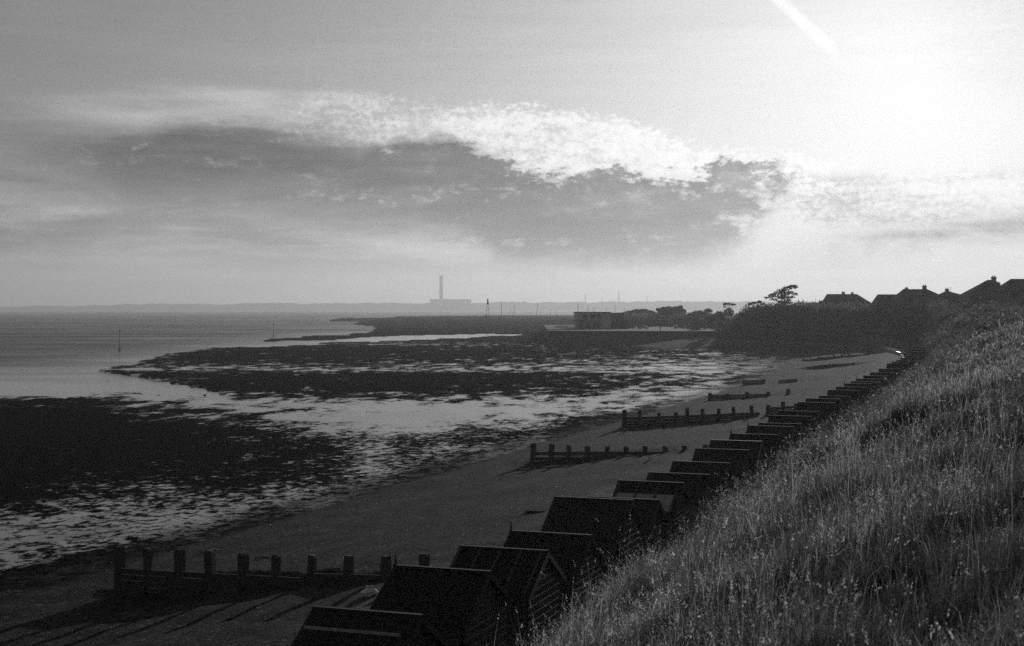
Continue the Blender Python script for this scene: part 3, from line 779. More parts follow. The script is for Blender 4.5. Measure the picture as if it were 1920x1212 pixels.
rock(749, 824, .4, .3, 'small rock on the speckled flat above the dark rock')
rock(930, 967, 2.0, .35, 'dark stone alone on the shingle left of the short barrier')
rock(1166, 652, .4, 1.1, 'round dark rock on the flat in front of the sea wall')
rock(1330, 661, .5, 1.0, 'low dark rock on the flat below the end of the sea wall', .4)
def bag():
    X, Y, z = at(693, 1110, 3.0); mb = MB(); n = 10
    V = []; Fs = []
    for j in range(6):
        ph = j/5; rr = [.20,.25,.22,.15,.08,.11][j]
        for i in range(n):
            a = 2*PI*i/n; q = rr*(1+random.uniform(-.25, .25)); V.append((q*1.2*math.cos(a), q*math.sin(a), ph*.30+random.uniform(-.03, .03)))
    for j in range(5):
        for i in range(n): Fs.append((j*n+i, j*n+(i+1) % n, (j+1)*n+(i+1) % n, (j+1)*n+i))
    Fs.append(tuple(range(n))[::-1]); Fs.append(tuple(5*n+i for i in range(n)))
    o = new_mesh('plastic_bag', V, Fs, M['plastic']); o.location = (X, Y, gz(X, Y)); tag(o, 'crumpled white plastic bag on the shingle beside the nearest huts', 'litter')
bag()
X, Y, z = at(1218, 871, 2.5)
mb = MB(); mb.hexa([(-.1,0,0),(.14,.02,0),(.16,.2,.02),(-.08,.16,.02),(-.08,.05,.22),(.1,.06,.26),(.1,.16,.24),(-.06,.14,.2)])
o = mb.build('paper_scrap', M['plastic']); o.location = (X, Y, gz(X, Y)); tag(o, 'small white scrap at the foot of the long groyne', 'litter')
a, b = at(477, 1066, 1.9), at(510, 1060, 2.0)
mb = MB(); mb.tube([(0,0,.03),((b[0]-a[0])*.5,(b[1]-a[1])*.5,.09),(b[0]-a[0],b[1]-a[1],.05)], [.02,.03,.02], 6)
o = mb.build('driftwood_stick', M['timber']); o.location = (a[0], a[1], gz(a[0], a[1])); tag(o, 'thin driftwood stick lying between two posts of the nearest groyne', 'driftwood')
a = at(387, 1029, 1.6); mb = MB(); mb.box(0, 1.0, 0, .22, 0, .07, .01)
o = mb.build('driftwood_plank', M['timber']); o.location = (a[0], a[1], gz(a[0], a[1])+.02); o.rotation_euler = (0,.02,.1); tag(o, 'loose pale plank on the beach behind the nearest groyne', 'driftwood')

# ------------------------------------------------------------------ sea wall, car park and club house
def seawall():
    foot = [(11.8,459),(40,455.5),(57,453),(62,452.3),(70,449.5),(78,452),(84,470),(84,640),(14,640)]
    ztop = 4.75
    root = empty('sea_wall', (11.8, 459, 0), 0, 'long dark sea wall holding up the car park across the flat', 'wall')
    n = len(foot); V = [(x-11.8, y-459, zz) for zz in (-.6, ztop) for x, y in foot]
    Fs = [(i, (i+1) % n, n+(i+1) % n, n+i) for i in range(n)]+[tuple(n+i for i in range(n))]
    new_mesh('retaining_wall', V, Fs, M['seawall'], root)
    mb = MB()
    for (x0,y0),(x1,y1) in zip(foot[:4], foot[1:5]): mb.bar((x0-11.8,y0-459-.05,ztop+.12),(x1-11.8,y1-459-.05,ztop+.12),.7,.22)
    mb.build('coping', M['concrete'], root)
    for x0 in np.arange(16, 60, 7.5):
        y0 = np.interp(x0, [p[0] for p in foot[:5]], [p[1] for p in foot[:5]])
        mb = MB(); mb.hexa([(x0-11.8-.4,y0-459-1.0,-.4),(x0-11.8+.4,y0-459-1.0,-.4),(x0-11.8+.4,y0-459+.2,-.4),(x0-11.8-.4,y0-459+.2,-.4),(x0-11.8-.3,y0-459-.35,3.6),(x0-11.8+.3,y0-459-.35,3.6),(x0-11.8+.3,y0-459+.2,4.2),(x0-11.8-.3,y0-459+.2,4.2)])
        mb.build('buttress', M['seawall'], root)
    o = new_mesh('car_park', [(x, y+1.0, ztop+.02) for x, y in foot[:7]]+[(84,639,ztop+.02),(14.5,639,ztop+.02)], [tuple(range(9))], plain('gravel', .13, .95, .3, .6, .15, .3)); tag(o, kind='structure')
seawall()
o = new_mesh('mudflat', [(-20,470,.62),(14.2,466,.62),(14.2,642,1.2),(-40,700,1.0)], [(0,1,2,3)], plain('harbour_mud', .04, .8, .4, .2)); 
bpy.data.objects.remove(o)

def club_house():
    Yc = 532; X0 = (1079-960)/F*Yc; X1 = (1145-960)/F*Yc; z0 = 4.77; top = EYE-(585-HZ)*Yc/F
    root = empty('club_house', (X0, Yc, z0), 0, 'flat-roofed two-storey club house on the sea wall', 'building')
    W = X1-X0; H = top-z0
    mb = MB(); mb.box(0, W*.76, 0, 9, 0, H*.52); mb.build('lower_storey', M['trim'], root)
    mb = MB(); mb.box(-.3, W*.76, -.35, 9.1, H*.52+.003, H-.25); mb.build('upper_storey', M['white'], root)
    mb = MB(); mb.box(W*.76+.003, W, .1, 9, 0, H-.25); mb.build('end_bay', M['white'], root)  # white here stands in for grazing sunlight on the end section
    mb = MB(); mb.box(-.6, W+.2, -.55, 9.6, H-.247, H); mb.build('roof', M['felt'], root)
    for a, b, zz0, zz1, m in ((.07,.13,.6,.85,'render'),(.2,.34,.58,.84,'glass'),(.42,.56,.58,.84,'glass'),(.6,.72,.58,.84,'glass')):
        mb = MB(); mb.box(W*a, W*b, -.40, -.353, H*zz0, H*zz1); w_ = mb.build('window', M[m], root)
    for a, b in ((.1,.2),(.3,.4),(.5,.68)):
        mb = MB(); mb.box(W*a, W*b, -.05, -.003, .1, H*.36); mb.build('door', M['wall_dark'], root)
    mb = MB(); mb.box(W+.003, W+5.0, 1.5, 9, 0, H-.35); mb.build('wing', M['wall_mid'], root)
    for x in (W*.35, W*.58, W*.9):
        mb = MB(); mb.tube([(x,4,H),(x,4,H+1.6)], [.04,.03], 6); mb.build('roof_pole', M['iron'], root)
    # boat shed
    Ys = 522; xa = (1149-960)/F*Ys; xb = (1181-960)/F*Ys; zt = EYE-(597.5-HZ)*Ys/F; ze = EYE-(606-HZ)*Ys/F
    r = empty('boat_shed', (xa, Ys, z0), 0, 'small dark gabled shed beside the club house', 'shed')
    w = xb-xa; h1 = ze-z0; h2 = zt-z0; xm = w*.52
    mb = MB(); n = [(0,0,0),(w,0,0),(w,0,h1),(xm,0,h2-.05),(0,0,h1)]
    mb.V = [tuple(p) for p in n]+[(x,6,z) for x,y,z in n]; mb.F = [(0,1,2,3,4),(9,8,7,6,5),(0,5,6,1),(1,6,7,2),(2,7,8,3),(3,8,9,4),(4,9,5,0)]
    mb.build('wall', M['wall_dark'], r)
    for s in (0, 1):
        mb = MB(); xe = -.25 if s == 0 else w+.25; zz = h1-.18
        p = [(xe,-.3,zz),(xm,-.3,h2),(xm,6.2,h2),(xe,6.2,zz)]
        mb.hexa([(x,y,z) for x,y,z in p]+[(x,y,z+.1) for x,y,z in p]); mb.build('roof', M['felt'] if s == 0 else M['concrete'], r)
    mb = MB(); mb.box(w*.8, w*.97, -.06, -.004, 0, h1*.9); mb.build('door', M['render'], r)
club_house()

def car(px, Y, rz, paint, label, kind='hatch', z=4.78, L=4.1):
    X = (px-960)/F*Y
    root = empty('parked_car', (X, Y, z), rz, label, 'car', 'cars on the car park')
    h = L/2; W = .82
    body = [(-h,.35),(-h+.1,.75),(-h+.9,.88),(-.1,.92),(1.25,.92),(h-.1,.85),(h,.45),(h-.1,.22),(-h+.1,.22)]
    mb = MB(); mb.prism(body, -W, W); mb.build('body', M[paint], root)
    cab = [(-h+1.0,.885),(-h+1.7,1.36),(.9,1.40),(1.55,1.30),(h-.25,.9)] if kind == 'hatch' else [(-h+.7,.885),(-h+1.2,1.85),(h-.15,1.85),(h-.1,.9)]
    mb = MB(); mb.prism(cab, -W+.12, W-.12); mb.build('window', M['glass'], root)
    rf = [(-h+1.62,1.375),(.9,1.415),(1.5,1.32),(1.5,1.36),(.9,1.46),(-h+1.62,1.42)] if kind == 'hatch' else [(-h+1.15,1.853),(h-.15,1.853),(h-.15,1.93),(-h+1.15,1.93)]
    mb = MB(); mb.prism(rf, -W+.1, W-.1); mb.build('roof', M[paint], root)
    for yy in (-h+.75, h-.75):
        for s in (-1, 1):
            mb = MB(); mb.tube([(s*W-s*.16,yy,.31),(s*W+s*.02,yy,.31)], [.31,.31], 12); w = mb.build('wheel', M['rubber'], root)
    for s in (-1, 1):
        mb = MB(); mb.box(s*.62-.14, s*.62+.14, -h-.02, -h+.06, .55, .72); mb.build('headlight', M['white'], root)
        mb = MB(); mb.box(s*.68-.1, s*.68+.1, h-.08, h+.01, .55, .8); mb.build('tail_light', M['car_grey'], root)
car(1178, 515, math.radians(85), 'car_dark', 'long dark estate car nearest the boat shed', 'hatch', L=5.2)
car(1206, 515, math.radians(60), 'white', 'white car between the dark estate car and the open car park')
car(1273, 525, math.radians(-88), 'car_dark', 'dark hatchback parked side-on in the middle of the car park')
car(1291, 523, math.radians(-50), 'car_grey', 'grey car parked right behind the side-on dark hatchback')
car(1328, 505, math.radians(-90), 'car_grey', 'pale grey car at the edge of the scrub')
o = MB(); o.box(-.12, .12, -.12, .12, -.1, 1.5, .01); o.box(-.2,.2,-.14,-.123,1.0,1.45)
X = (1238-960)/F*470
o = o.build('marker_post', M['timber']); o.location = (X, 470, 4.78); tag(o, 'short dark post standing alone at the front of the car park', 'post')

# ------------------------------------------------------------------ beacon, sea marks, power station
def beacon():
    Y = 1010; X = (914.5-960)/F*Y; z0 = 1.6; top = EYE-(560-HZ)*Y/F
    r = empty('beacon_tower', (X, Y, z0), .2, 'tall lattice beacon tower with a box top on the shingle spit', 'beacon'); H = top-z0
    for sx in (-1, 1):
        for sy in (-1, 1):
            mb = MB(); mb.tube([(sx*1.35,sy*1.35,0),(sx*.55,sy*.55,H*.7)], [.10,.08], 6); mb.build('leg', M['iron'], r)
    for f in (.25, .5, .7):
        mb = MB(); w = 1.35-(.8*f/.7)
        for a, b in (((-w,-w),(w,-w)),((w,-w),(w,w)),((w,w),(-w,w)),((-w,w),(-w,-w))): mb.bar((*a,H*f),(*b,H*f),.12,.12)
        mb.build('brace', M['iron'], r)
    mb = MB(); mb.box(-.62,.62,-.62,.62,H*.74+.07,H*.86); mb.build('platform', M['wall_dark'], r)
    mb = MB(); mb.tube([(0,0,H*.86),(0,0,H*.95),(0,0,H)], [.5,.55,.12], 8); mb.build('lantern', M['iron'], r)
beacon()
def seamark(px, pyb, pyt, label):
    X, Y, z = at(px, pyb, -.1); H = (pyb-pyt)*Y/F
    r = empty('sea_mark', (X, Y, -.1), .3, label, 'sea mark', 'pole sea marks standing in the water')
    mb = MB(); mb.tube([(0,0,-.6),(0,0,H)], [.10,.06], 6); mb.build('pole', M['iron'], r)
    for k in range(3):
        a = 2*PI*k/3+.3; mb = MB(); mb.tube([(math.cos(a)*H*.17,math.sin(a)*H*.17,-.5),(0,0,H*.22)], [.08,.07], 6); mb.build('stay', M['iron'], r)
    mb = MB(); mb.tube([(0,0,H*.97),(0,0,H*1.01),(0,0,H*1.05)], [.1,.25,.05], 6); mb.build('topmark', M['iron'], r)
seamark(224, 658, 622, 'slender pole on a tripod foot standing in the shallows at the left')
seamark(512.5, 633, 606, 'slender pole standing just off the weed bed in the middle of the bay')
seamark(417, 599, 592, 'tiny far pole out in the open water')

def power_station():
    Y = 7080; P = lambda px: (px-960)/F*Y; Zt = lambda py: EYE-(py-HZ)*Y/F
    r = empty('power_station', (P(826), Y, 0), 0, 'power station across the water with one tall chimney and a long hall', 'power station')
    x = lambda px: P(px)-P(826)
    mb = MB(); mb.box(x(806), x(883), 0, 120, -.5, Zt(561.3)); mb.build('turbine_hall', M['cladding'], r)
    mb = MB(); mb.box(x(796), x(806)-.5, 10, 100, -.5, Zt(568.5)); mb.build('annexe', M['cladding'], r)
    mb = MB(); mb.box(x(883)+.5, x(896), 10, 100, -.5, Zt(570)); mb.build('annexe', M['cladding'], r)
    mb = MB(); mb.tube([(x(827.5),-20,-.5),(x(827.5),-20,Zt(535)),(x(827.5),-20,Zt(517.5))], [9.5,8.6,8.2], 20); st = mb.build('chimney', M['stack'], r, smooth_=False)
    mb = MB(); mb.tube([(x(827.5),-20,Zt(519.2)),(x(827.5),-20,Zt(517.2))], [8.9,8.9], 20); mb.build('chimney_rim', M['felt'], st)
    mb = MB(); mb.box(x(770), x(930), -60, -8, -.5, Zt(573.5)); mb.build('outbuilding', M['wall_dark'], r)
power_station()
for px, pt, w, lab in ((1097.5,551,3.2,'thin hazy refinery stack on the far shore, left of the pair above the club house'),(1160,546,4.2,'taller hazy refinery stack on the far shore above the boat shed'),(1128,560,2.8,'short hazy refinery stack between the two taller ones'),(1213,556,2.8,'hazy refinery stack on the far shore, rightmost of the four')):
    Y = 8300; X = (px-960)/F*Y; zt = EYE-(pt-HZ)*Y/F
    r = empty('refinery_stack', (X, Y, 0), 0, lab, 'chimney', 'refinery stacks on the far shore')
    mb = MB(); mb.tube([(0,0,-.5),(0,0,zt)], [w,w*.75], 10); mb.build('shaft', M['stack'], r)
    mb = MB(); mb.tube([(0,0,zt*.6),(0,0,zt*.6+3)], [w+1.2,w+1.2], 10); mb.build('gallery', M['iron'], r)

# ------------------------------------------------------------------ boats
def yacht(px, pyw, pyt, label, sail=True, lean=0.0, hull='white', Yover=None, group='white sails along the far shore', zb=0.0):
    Y = Yover or min(F*EYE/(pyw-HZ), 6700); X = (px-960)/F*Y; H = (EYE-(pyt-HZ)*Y/F)-zb
    r = empty('sailing_boat', (X, Y, zb), random.uniform(-.5, .5), label, 'boat', group); r.rotation_euler[1] = lean
    L = H*.62
    mb = MB(); st = [(-.5,.10,.30),(-.25,.15,.10),(.1,.16,.08),(.35,.1,.12),(.5,.01,.2)]
    n0 = 0
    for (f, bw, kz) in st:
        mb.V += [(f*L,-bw*L,.13*L),(f*L,-bw*.6*L,(-.02+kz*.05)*L),(f*L,bw*.6*L,(-.02+kz*.05)*L),(f*L,bw*L,.13*L)]
    for i in range(4):
        for k in range(3): a = i*4+k; mb.F.append((a, a+4, a+5, a+1))
        mb.F.append((i*4+3, i*4+7, i*4+4, i*4))
    mb.F.append((0,1,2,3)); mb.F.append((19,18,17,16)); mb.build('hull', M[hull], r)
    mb = MB(); mb.tube([(.08*L,0,.12*L),(.08*L,0,H)], [max(.016*H, .10), max(.009*H, .06)], 6); mb.build('mast', M['iron'], r)
    if sail:
        mb = MB(); t = .02*L
        for (p, q) in ((((.05*L,H*.97),(.05*L,.2*L),(-.45*L,.22*L)), 1), (((.11*L,H*.85),(.13*L,.17*L),(.48*L,.16*L)), 0)):
            n = len(mb.V); b = .06*L
            mb.V += [(p[0][0],0,p[0][1]),(p[1][0],0,p[1][1]),(p[2][0],b,p[2][1]),(p[0][0],t,p[0][1]),(p[1][0],t,p[1][1]),(p[2][0],b+t,p[2][1])]
            mb.F += [(n,n+1,n+2),(n+5,n+4,n+3),(n,n+3,n+4,n+1),(n+1,n+4,n+5,n+2),(n+2,n+5,n+3,n)]
        mb.build('sail', M['sail'], r)
sails = [(226,580.5),(283,579.5),(381,579.5),(515,579),(538,579),(632,580),(645,577),(711,578),(755,577.5),(806,575.5),(817,576.5),(823,575),(838,576.5),(851,579),(973,576.5),(1009,576.5),(1016,575.5),(1033,575.5),(1042,576.5),(1112,576.5),(1139,576.5),(1150,575.5),(1165,575),(1222,576.5)]
for i, (px, pt) in enumerate(sails):
    yacht(px, 580.0+F*EYE/6700*.0+3, min(pt, 578.5), '%s white sail from the left among those along the far shore' % ORD[i].replace('-', ' '), Yover=6500+random.uniform(-350, 250))
masts = [(939,567,-.02),(953,577,.16),(960,571,.16),(995,583,0),(1004,567,.10),(1013,578,0),(1031,580,0),(1042,579,.02),(1082,567,0),(1102,574,0),(1111,575,0),(1152,574,0),(1170,577,0)]
for i, (px, pt, ln) in enumerate(masts):
    nm = 'leaning' if abs(ln) > .05 else 'upright'
    Y = 1240+random.uniform(-15, 40) if px < 1070 else 900
    yacht(px, 597, pt, 'beached boat with bare %s mast, %s mast from the left behind the spit' % (nm, ORD[i]), False, ln, 'car_grey', Y, 'bare masts behind the spit', 2.6 if px < 1070 else 3.6)
def beached():
    X, Y, z = atY(746, 598.5, 1120); r = empty('fishing_boat', (X, Y, 2.45), .1, 'small white boat pulled up at the tip of the spit', 'boat')
    mb = MB(); mb.hexa([(-2.2,-.9,0),(1.6,-.9,0),(1.6,.9,0),(-2.2,.9,0),(-2.6,-1.2,1.2),(3.4,-.5,1.5),(3.4,.5,1.5),(-2.6,1.2,1.2)]); mb.build('hull', M['white'], r)
    mb = MB(); mb.box(-1.2,.6,-.8,.8,1.35,2.7); mb.build('cabin', M['car_dark'], r)
beached()

for i, (px, py, Y, a_, lab) in enumerate(((1049,612.5,560,.2,'pale upturned dinghy farthest left on the hard by the club house'),(1056,616,545,-.3,'pale upturned dinghy nearest the sea wall left of the club house'),(1063,612,562,.5,'pale upturned dinghy in the middle of those left of the club house'),(1073,615.5,548,-.1,'pale upturned dinghy closest to the club house wall'))):
    X = (px-960)/F*Y; mb = MB(); L = 2.1; st = [(-1,.55,.35),(-.4,.8,.55),(.3,.75,.6),(.8,.4,.5),(1.05,.04,.3)]
    for f, w_, h_ in st: mb.V += [(f*L,-w_,0),(f*L,-w_*.6,h_),(f*L,w_*.6,h_),(f*L,w_,0)]
    for k in range(4):
        for q in range(3): b0 = k*4+q; mb.F.append((b0, b0+1, b0+5, b0+4))
    mb.F += [(3,2,1,0),(16,17,18,19)]
    o = mb.build('dinghy', M['white']); o.location = (X, Y, 4.8); o.rotation_euler = (0, 0, a_); tag(o, lab, 'boat', 'upturned dinghies beside the club house')

# ------------------------------------------------------------------ foliage
def leaves(cent, rad, n, size, flat=.55, seed=0, shell=.55):
    """n leaf faces spread through ellipsoids; cent (k,3), rad (k,3)"""
    g = np.random.default_rng(seed); k = len(cent); w = np.prod(rad, 1)**(2/3); w /= w.sum()
    idx = g.choice(k, n, p=w); u = g.normal(size=(n, 3)); u /= np.linalg.norm(u, axis=1)[:, None]
    r = shell+(1-shell)*g.random(n)**.7
    P = cent[idx]+u*rad[idx]*r[:, None]
    nrm = u+g.normal(size=(n, 3))*.9; nrm /= np.linalg.norm(nrm, axis=1)[:, None]
    a = np.cross(nrm, g.normal(size=(n, 3))); a /= np.linalg.norm(a, axis=1)[:, None]; b = np.cross(nrm, a)
    s = size*(.5+g.random(n))[:, None]
    V = np.stack([P-a*s, P-b*s*flat, P+a*s*1.1, P+b*s*flat], 1).reshape(-1, 3)
    return V
def leaf_mesh(name, V, mat):
    n = len(V)//4; return np_mesh(name, V, np.arange(n*4), np.full(n, 4), [mat])
def tree(name, px, Y, zbase, clumps, label, cat, mat='pine', size=.3, dens=1.0, limbs=True, group=None, rdepth=.8, trunk_px=None, seed=1, drop=0):
    """clumps in photo pixels (px, py, rx, ry) at distance Y"""
    X0 = (px-960)/F*Y; s = Y/F
    root = empty(name, (X0, Y, zbase), 0, label, cat, group)
    g = random.Random(seed); ce, ra = [], []
    for (cx, cy, rx, ry) in clumps:
        x = (cx-960)*s-X0; z = EYE-(cy-HZ)*s-zbase
        ce.append((x, g.uniform(-.6, .6)*rx*s, z)); ra.append((rx*s, max(rx*s*rdepth, ry*s), ry*s))
    ce, ra = np.array(ce), np.array(ra)
    n = int(dens*sum(r[0]*r[1]+2*r[0]*r[2] for r in ra)*7/(size*size)*.5)
    V = leaves(ce, ra, max(n, 60), size, .5, seed)
    o = leaf_mesh('crown', V, M[mat]); o.parent = root
    mb = MB(); tx = ((trunk_px or px)-960)*s-X0; c = ce.mean(0)
    H = max(c[2], .6); base = (tx, 0, -.6)
    mid = (tx+(c[0]-tx)*.35, 0, H*.5)
    tr = max(.08, H*.028)
    mb.tube([base, mid, tuple(c)], [tr*1.3, tr, tr*.6], 8)
    if limbs:
        for q in ce: mb.tube([mid, tuple((np.array(mid)+q)/2+np.array([0,0,.1])), tuple(q)], [tr*.55, tr*.4, tr*.2], 6)
    mb.build('trunk', M['bark'], root)
    return root
# wind-bent pine on the cliff top
tree('pine_tree', 1466, 440, 10.7, [(1487,538,11,4),(1476,541,9,4.5),(1466,545,9,4),(1457,550,9,4),(1448,555,8,4),(1438,558.5,6,1.6),(1470,551,10,5),(1482,549,7,3),(1492,552,6,2.6),(1484,557.5,7,2.4),(1474,559,9,4),(1462,557,8,4),(1452,562,8,2),(1480,566,5,4.5),(1472,568,6,4),(1462,566,5,3)],
     'tall wind-bent pine leaning right above the scrub', 'tree', 'pine', .30, .8, True, None, .7, 1472, 5)
tree('pine_tree', 1368, 430, 9.8, [(1360,570.5,5,2),(1367,570,5,1.6),(1375,571,5,1.8),(1358,575,3,1)], 'small flat-topped pine at the left end of the scrub', 'tree', 'pine', .3, 1.1, True, None, .9, 1372, 6)
tree('pine_tree', 1421, 436, 10.4, [(1424,566,5,2.2),(1415,568,6,2),(1407,570,5,2),(1430,570,4,2)], 'low wind-cut pine between the flat-topped pine and the tall one', 'tree', 'pine', .3, 1.1, True, None, .9, 1420, 7)
# trees behind the car park
for i, (px, Y, zb, cl, lab) in enumerate((
    (1245, 640, 4.4, [(1247,578,8,2),(1254,576.5,5,2.2),(1270,577,9,2.2),(1277,576,4,3.2),(1236,581,7,3),(1262,581,16,4),(1250,586,14,4)], 'broad flat-crowned tree above the pale house behind the car park'),
    (1195, 700, 4.0, [(1180,588,12,5),(1195,585,14,5),(1208,583.5,10,4),(1220,587,9,5),(1190,595,18,6),(1212,596,14,6)], 'rounded dark trees spreading behind the white car'),
    (1232, 600, 4.4, [(1228,592,8,7),(1238,597,8,6),(1222,600,8,5)], 'dark bushy tree left of the pale house'),
    (1300, 600, 4.6, [(1297,592,8,7),(1306,590,9,8),(1300,601,10,6)], 'bushy tree right of the pale house behind the car park'),
    (1322, 560, 4.8, [(1312,586,9,3),(1328,583,9,4),(1320,592,10,6)], 'wide low tree between the car park and the scrub'),
    (1160, 760, 3.6, [(1158,590,9,3),(1170,589,8,3)], 'low dark tree behind the boat shed roof'))):
    tree('tree', px, Y, zb, cl, lab, 'tree', 'leaf', .42, 1.2, False, 'trees behind the car park', .8, None, 20+i)
for i, (px, Y, cl, lab) in enumerate((
    (1306, 500, [(1300,613,7,7),(1310,610,9,9),(1318,606,9,9)], 'lowest bush where the scrub tapers down to the car park'),
    (1338, 478, [(1328,602,10,9),(1340,598,11,10),(1350,592,10,9)], 'round bush between the tapering end of the scrub and the grey car'),
    (1352, 455, [(1345,610,9,9),(1360,606,12,12),(1352,592,10,8),(1366,586,10,8)], 'tall bush at the corner of the cliff above the sea wall'))):
    tree('bush', px, Y, 4.6, cl, lab, 'bush', 'leaf', .32, 1.3, False, 'bushes at the end of the scrub', .8, None, 60+i)
# pale house behind the car park
Yh = 640; xa = (1238-960)/F*Yh; xb = (1290-960)/F*Yh
r = empty('pale_house', (xa, Yh+6, 4.7), 0, 'pale house half hidden by trees behind the car park', 'house')
w = xb-xa; zt = EYE-(583-HZ)*Yh/F-4.7
mb = MB(); mb.box(0, w, 0, 8, -.3, zt); mb.build('wall', M['render'], r)
mb = MB(); mb.hexa([(-.4,-.4,zt+.003),(w+.4,-.4,zt+.003),(w+.4,8.4,zt+.003),(-.4,8.4,zt+.003),(2,3.5,zt+1.6),(w-2,3.5,zt+1.6),(w-2,4.5,zt+1.6),(2,4.5,zt+1.6)]); mb.build('roof', M['tile'], r)
for k in range(5):
    mb = MB(); mb.box(w*(.08+.19*k), w*(.17+.19*k), -.05, -.004, zt*.35, zt*.75); mb.build('window', M['glass'], r)

# scrub over the cliffs
def scrub():
    g = np.random.default_rng(11); ce, ra = [], []
    # far cliff: shoulder to shoulder bushes
    for p, d in along_cliff(330, 1.25, 400):
        nrm = np.array([d[1], -d[0]])                   # inland
        if p[1] > 560: break
        for q in range(9):
            dd = g.uniform(-.3, 15) if p[1] > 215 else g.uniform(1.0, 14)
            x, y = p+nrm*dd+g.normal(size=2)*.8
            if inland(np.array([x]), np.array([y]))[0] < .2: continue
            s = g.uniform(.6, 1.7)*(1.0 if dd < 6 else g.uniform(1.1, 1.9) if p[1] > 300 else 1.15)*(1 if p[1] > 240 else .75)
            ce.append((x, y, gz(x, y)+s*.3)); ra.append((s*1.2, s*1.2, s*g.uniform(.8, 1.35)))
    # near cliff: bushes run out between patches of grass
    for i in range(900):
        t = g.uniform(62, 205); dd = g.uniform(4.5, 16)
        x, y = xy(t, 10.8-dd)
        if vnoise(np.array([x]), np.array([y]), 11, 55)[0] < .60-.33*(t-62)/143: continue
        s = g.uniform(.4, 1.0)*(.6+.7*(t-62)/143); ce.append((x, y, gz(x, y)+s*.1)); ra.append((s*1.4, s*1.4, s*.9))
    for i in range(260):                                # hedge behind the car park
        px = g.uniform(1150, 1345); Y = g.uniform(590, 660); s = g.uniform(1.0, 2.6)
        ce.append(((px-960)/F*Y, Y, 4.6+s*g.uniform(.5, 1.6))); ra.append((s*1.5, s*1.5, s))
    ce, ra = np.array(ce), np.array(ra)
    near = ce[:, 1] < 230
    Vs = []
    if near.any(): Vs.append(leaves(ce[near], ra[near], 70000, .15, .5, 3))
    Vs.append(leaves(ce[~near], ra[~near], 190000, .30, .55, 4, .35))
    o = leaf_mesh('scrub', np.concatenate(Vs), M['leaf'])
    tag(o, 'dense dark scrub covering the curving cliff', 'scrub', kind='stuff')
scrub()

# ------------------------------------------------------------------ houses on the cliff top
def house(Y, ridge, eave, zg, chims, label, depth=8.0, wins=True):
    """ridge (x0, x1, y), eave (x0, x1, y) in photo pixels at distance Y"""
    s = Y/F; X0 = (eave[0]-960)*s; r = empty('house', (X0, Y, zg), 0, label, 'house', 'houses along the cliff top')
    x = lambda p: (p-960)*s-X0; zz = lambda p: EYE-(p-HZ)*s-zg
    we = x(eave[1]); ze = zz(eave[2]); zr = zz(ridge[2]); a, b = x(ridge[0]), x(ridge[1])
    mb = MB(); mb.box(.35, we-.35, .35, depth-.35, -.8, ze); mb.build('wall', M['brick'], r)
    mb = MB(); m = depth/2
    lo = [(0,0,ze+.003),(we,0,ze+.003),(we,depth,ze+.003),(0,depth,ze+.003)]
    mb.V = lo+[(a,m,zr),(b,m,zr)]; mb.F = [(3,2,1,0),(0,1,5,4),(1,2,5),(2,3,4,5),(3,0,4)]
    rf = mb.build('roof', M['tile'], r)
    for (cx, cy, cw) in chims:
        h = zz(cy); c = x(cx); hw = cw*s/2; zb = min(zr-.6, h-1.2)
        mb = MB(); mb.box(c-hw, c+hw, m-.35, m+.35, zb-.8, h-.25); ch = mb.build('chimney', M['brick'], rf)
        mb = MB(); mb.box(c-hw-.1, c+hw+.1, m-.45, m+.45, h-.247, h-.1); mb.build('chimney_cap', M['brick'], rf)
        for k in (-.5, .5):
            mb = MB(); mb.tube([(c+k*hw,m,h-.1),(c+k*hw,m,h+.22)], [.14,.11], 8); mb.build('chimney_pot', M['brick'], rf)
    if wins:
        for k in range(3):
            mb = MB(); xc = we*(.22+.28*k); mb.box(xc-.6, xc+.6, .30, .347, ze-1.5, ze-.35); w_ = mb.build('window', M['glass'], r)
            mb = MB(); mb.box(xc-.7, xc+.7, .24, .345, ze-1.6, ze-1.503); mb.build('sill', M['trim'], w_)
    return r
house(430, (1556,1613,551.5), (1547,1641,573), 10.3, [(1587,547.5,5),(1604,548.5,4)], 'hip-roofed house with two chimneys, leftmost of the large roofs')
house(372, (1653,1697,552), (1645,1702,573), 10.3, [(1700,547,5)], 'flat-ridged house joined to the left of the biggest twin-chimney roof')
house(362, (1702,1747,542), (1690,1771,557), 10.3, [(1708,539.5,5),(1742,535,7)], 'big hip-roofed house with a chimney at each ridge end')
hp = house(348, (1783,1787,545.5), (1768,1816,556.5), 10.3, [(1785,541.5,6)], 'small pyramid-roofed bungalow with an aerial beside its chimney')
mb = MB(); s = 348/F; x = (1791-1768)*s; z = EYE-(548-HZ)*s-10.3
mb.tube([(x,3.6,z-.5),(x,3.6,z+1.3)], [.04,.03], 6); mb.bar((x-.5,3.6,z+1.1),(x+.5,3.6,z+1.1),.04,.04); mb.build('aerial', M['iron'], hp)
mb = MB(); mb.box((1804-1768)*s,(1813-1768)*s,-.1,.347,.2,EYE-(558-HZ)*s-10.3); mb.build('white_wall', M['render'], hp)
house(312, (1863,1877,524.5), (1814,1900,556), 10.4, [(1875,518,8),(1884,530,5)], 'tall steep-roofed house with one broad chimney stack at its peak')
house(300, (1908,1945,522.5), (1882,1985,546), 10.4, [(1950,515,7)], 'house cut off by the right edge of the photo')
hl = house(445, (1520,1545,567.2), (1513,1552,569), 10.3, [(1542,564,6)], 'low flat-roofed bungalow beside the two-chimney house', 5.0, False)
mb = MB(); s = 445/F; mb.tube([((1532-1513)*s,2,.5),((1532-1513)*s,2,EYE-(559-HZ)*s-10.3)], [.07,.05], 6); mb.build('aerial', M['iron'], hl)

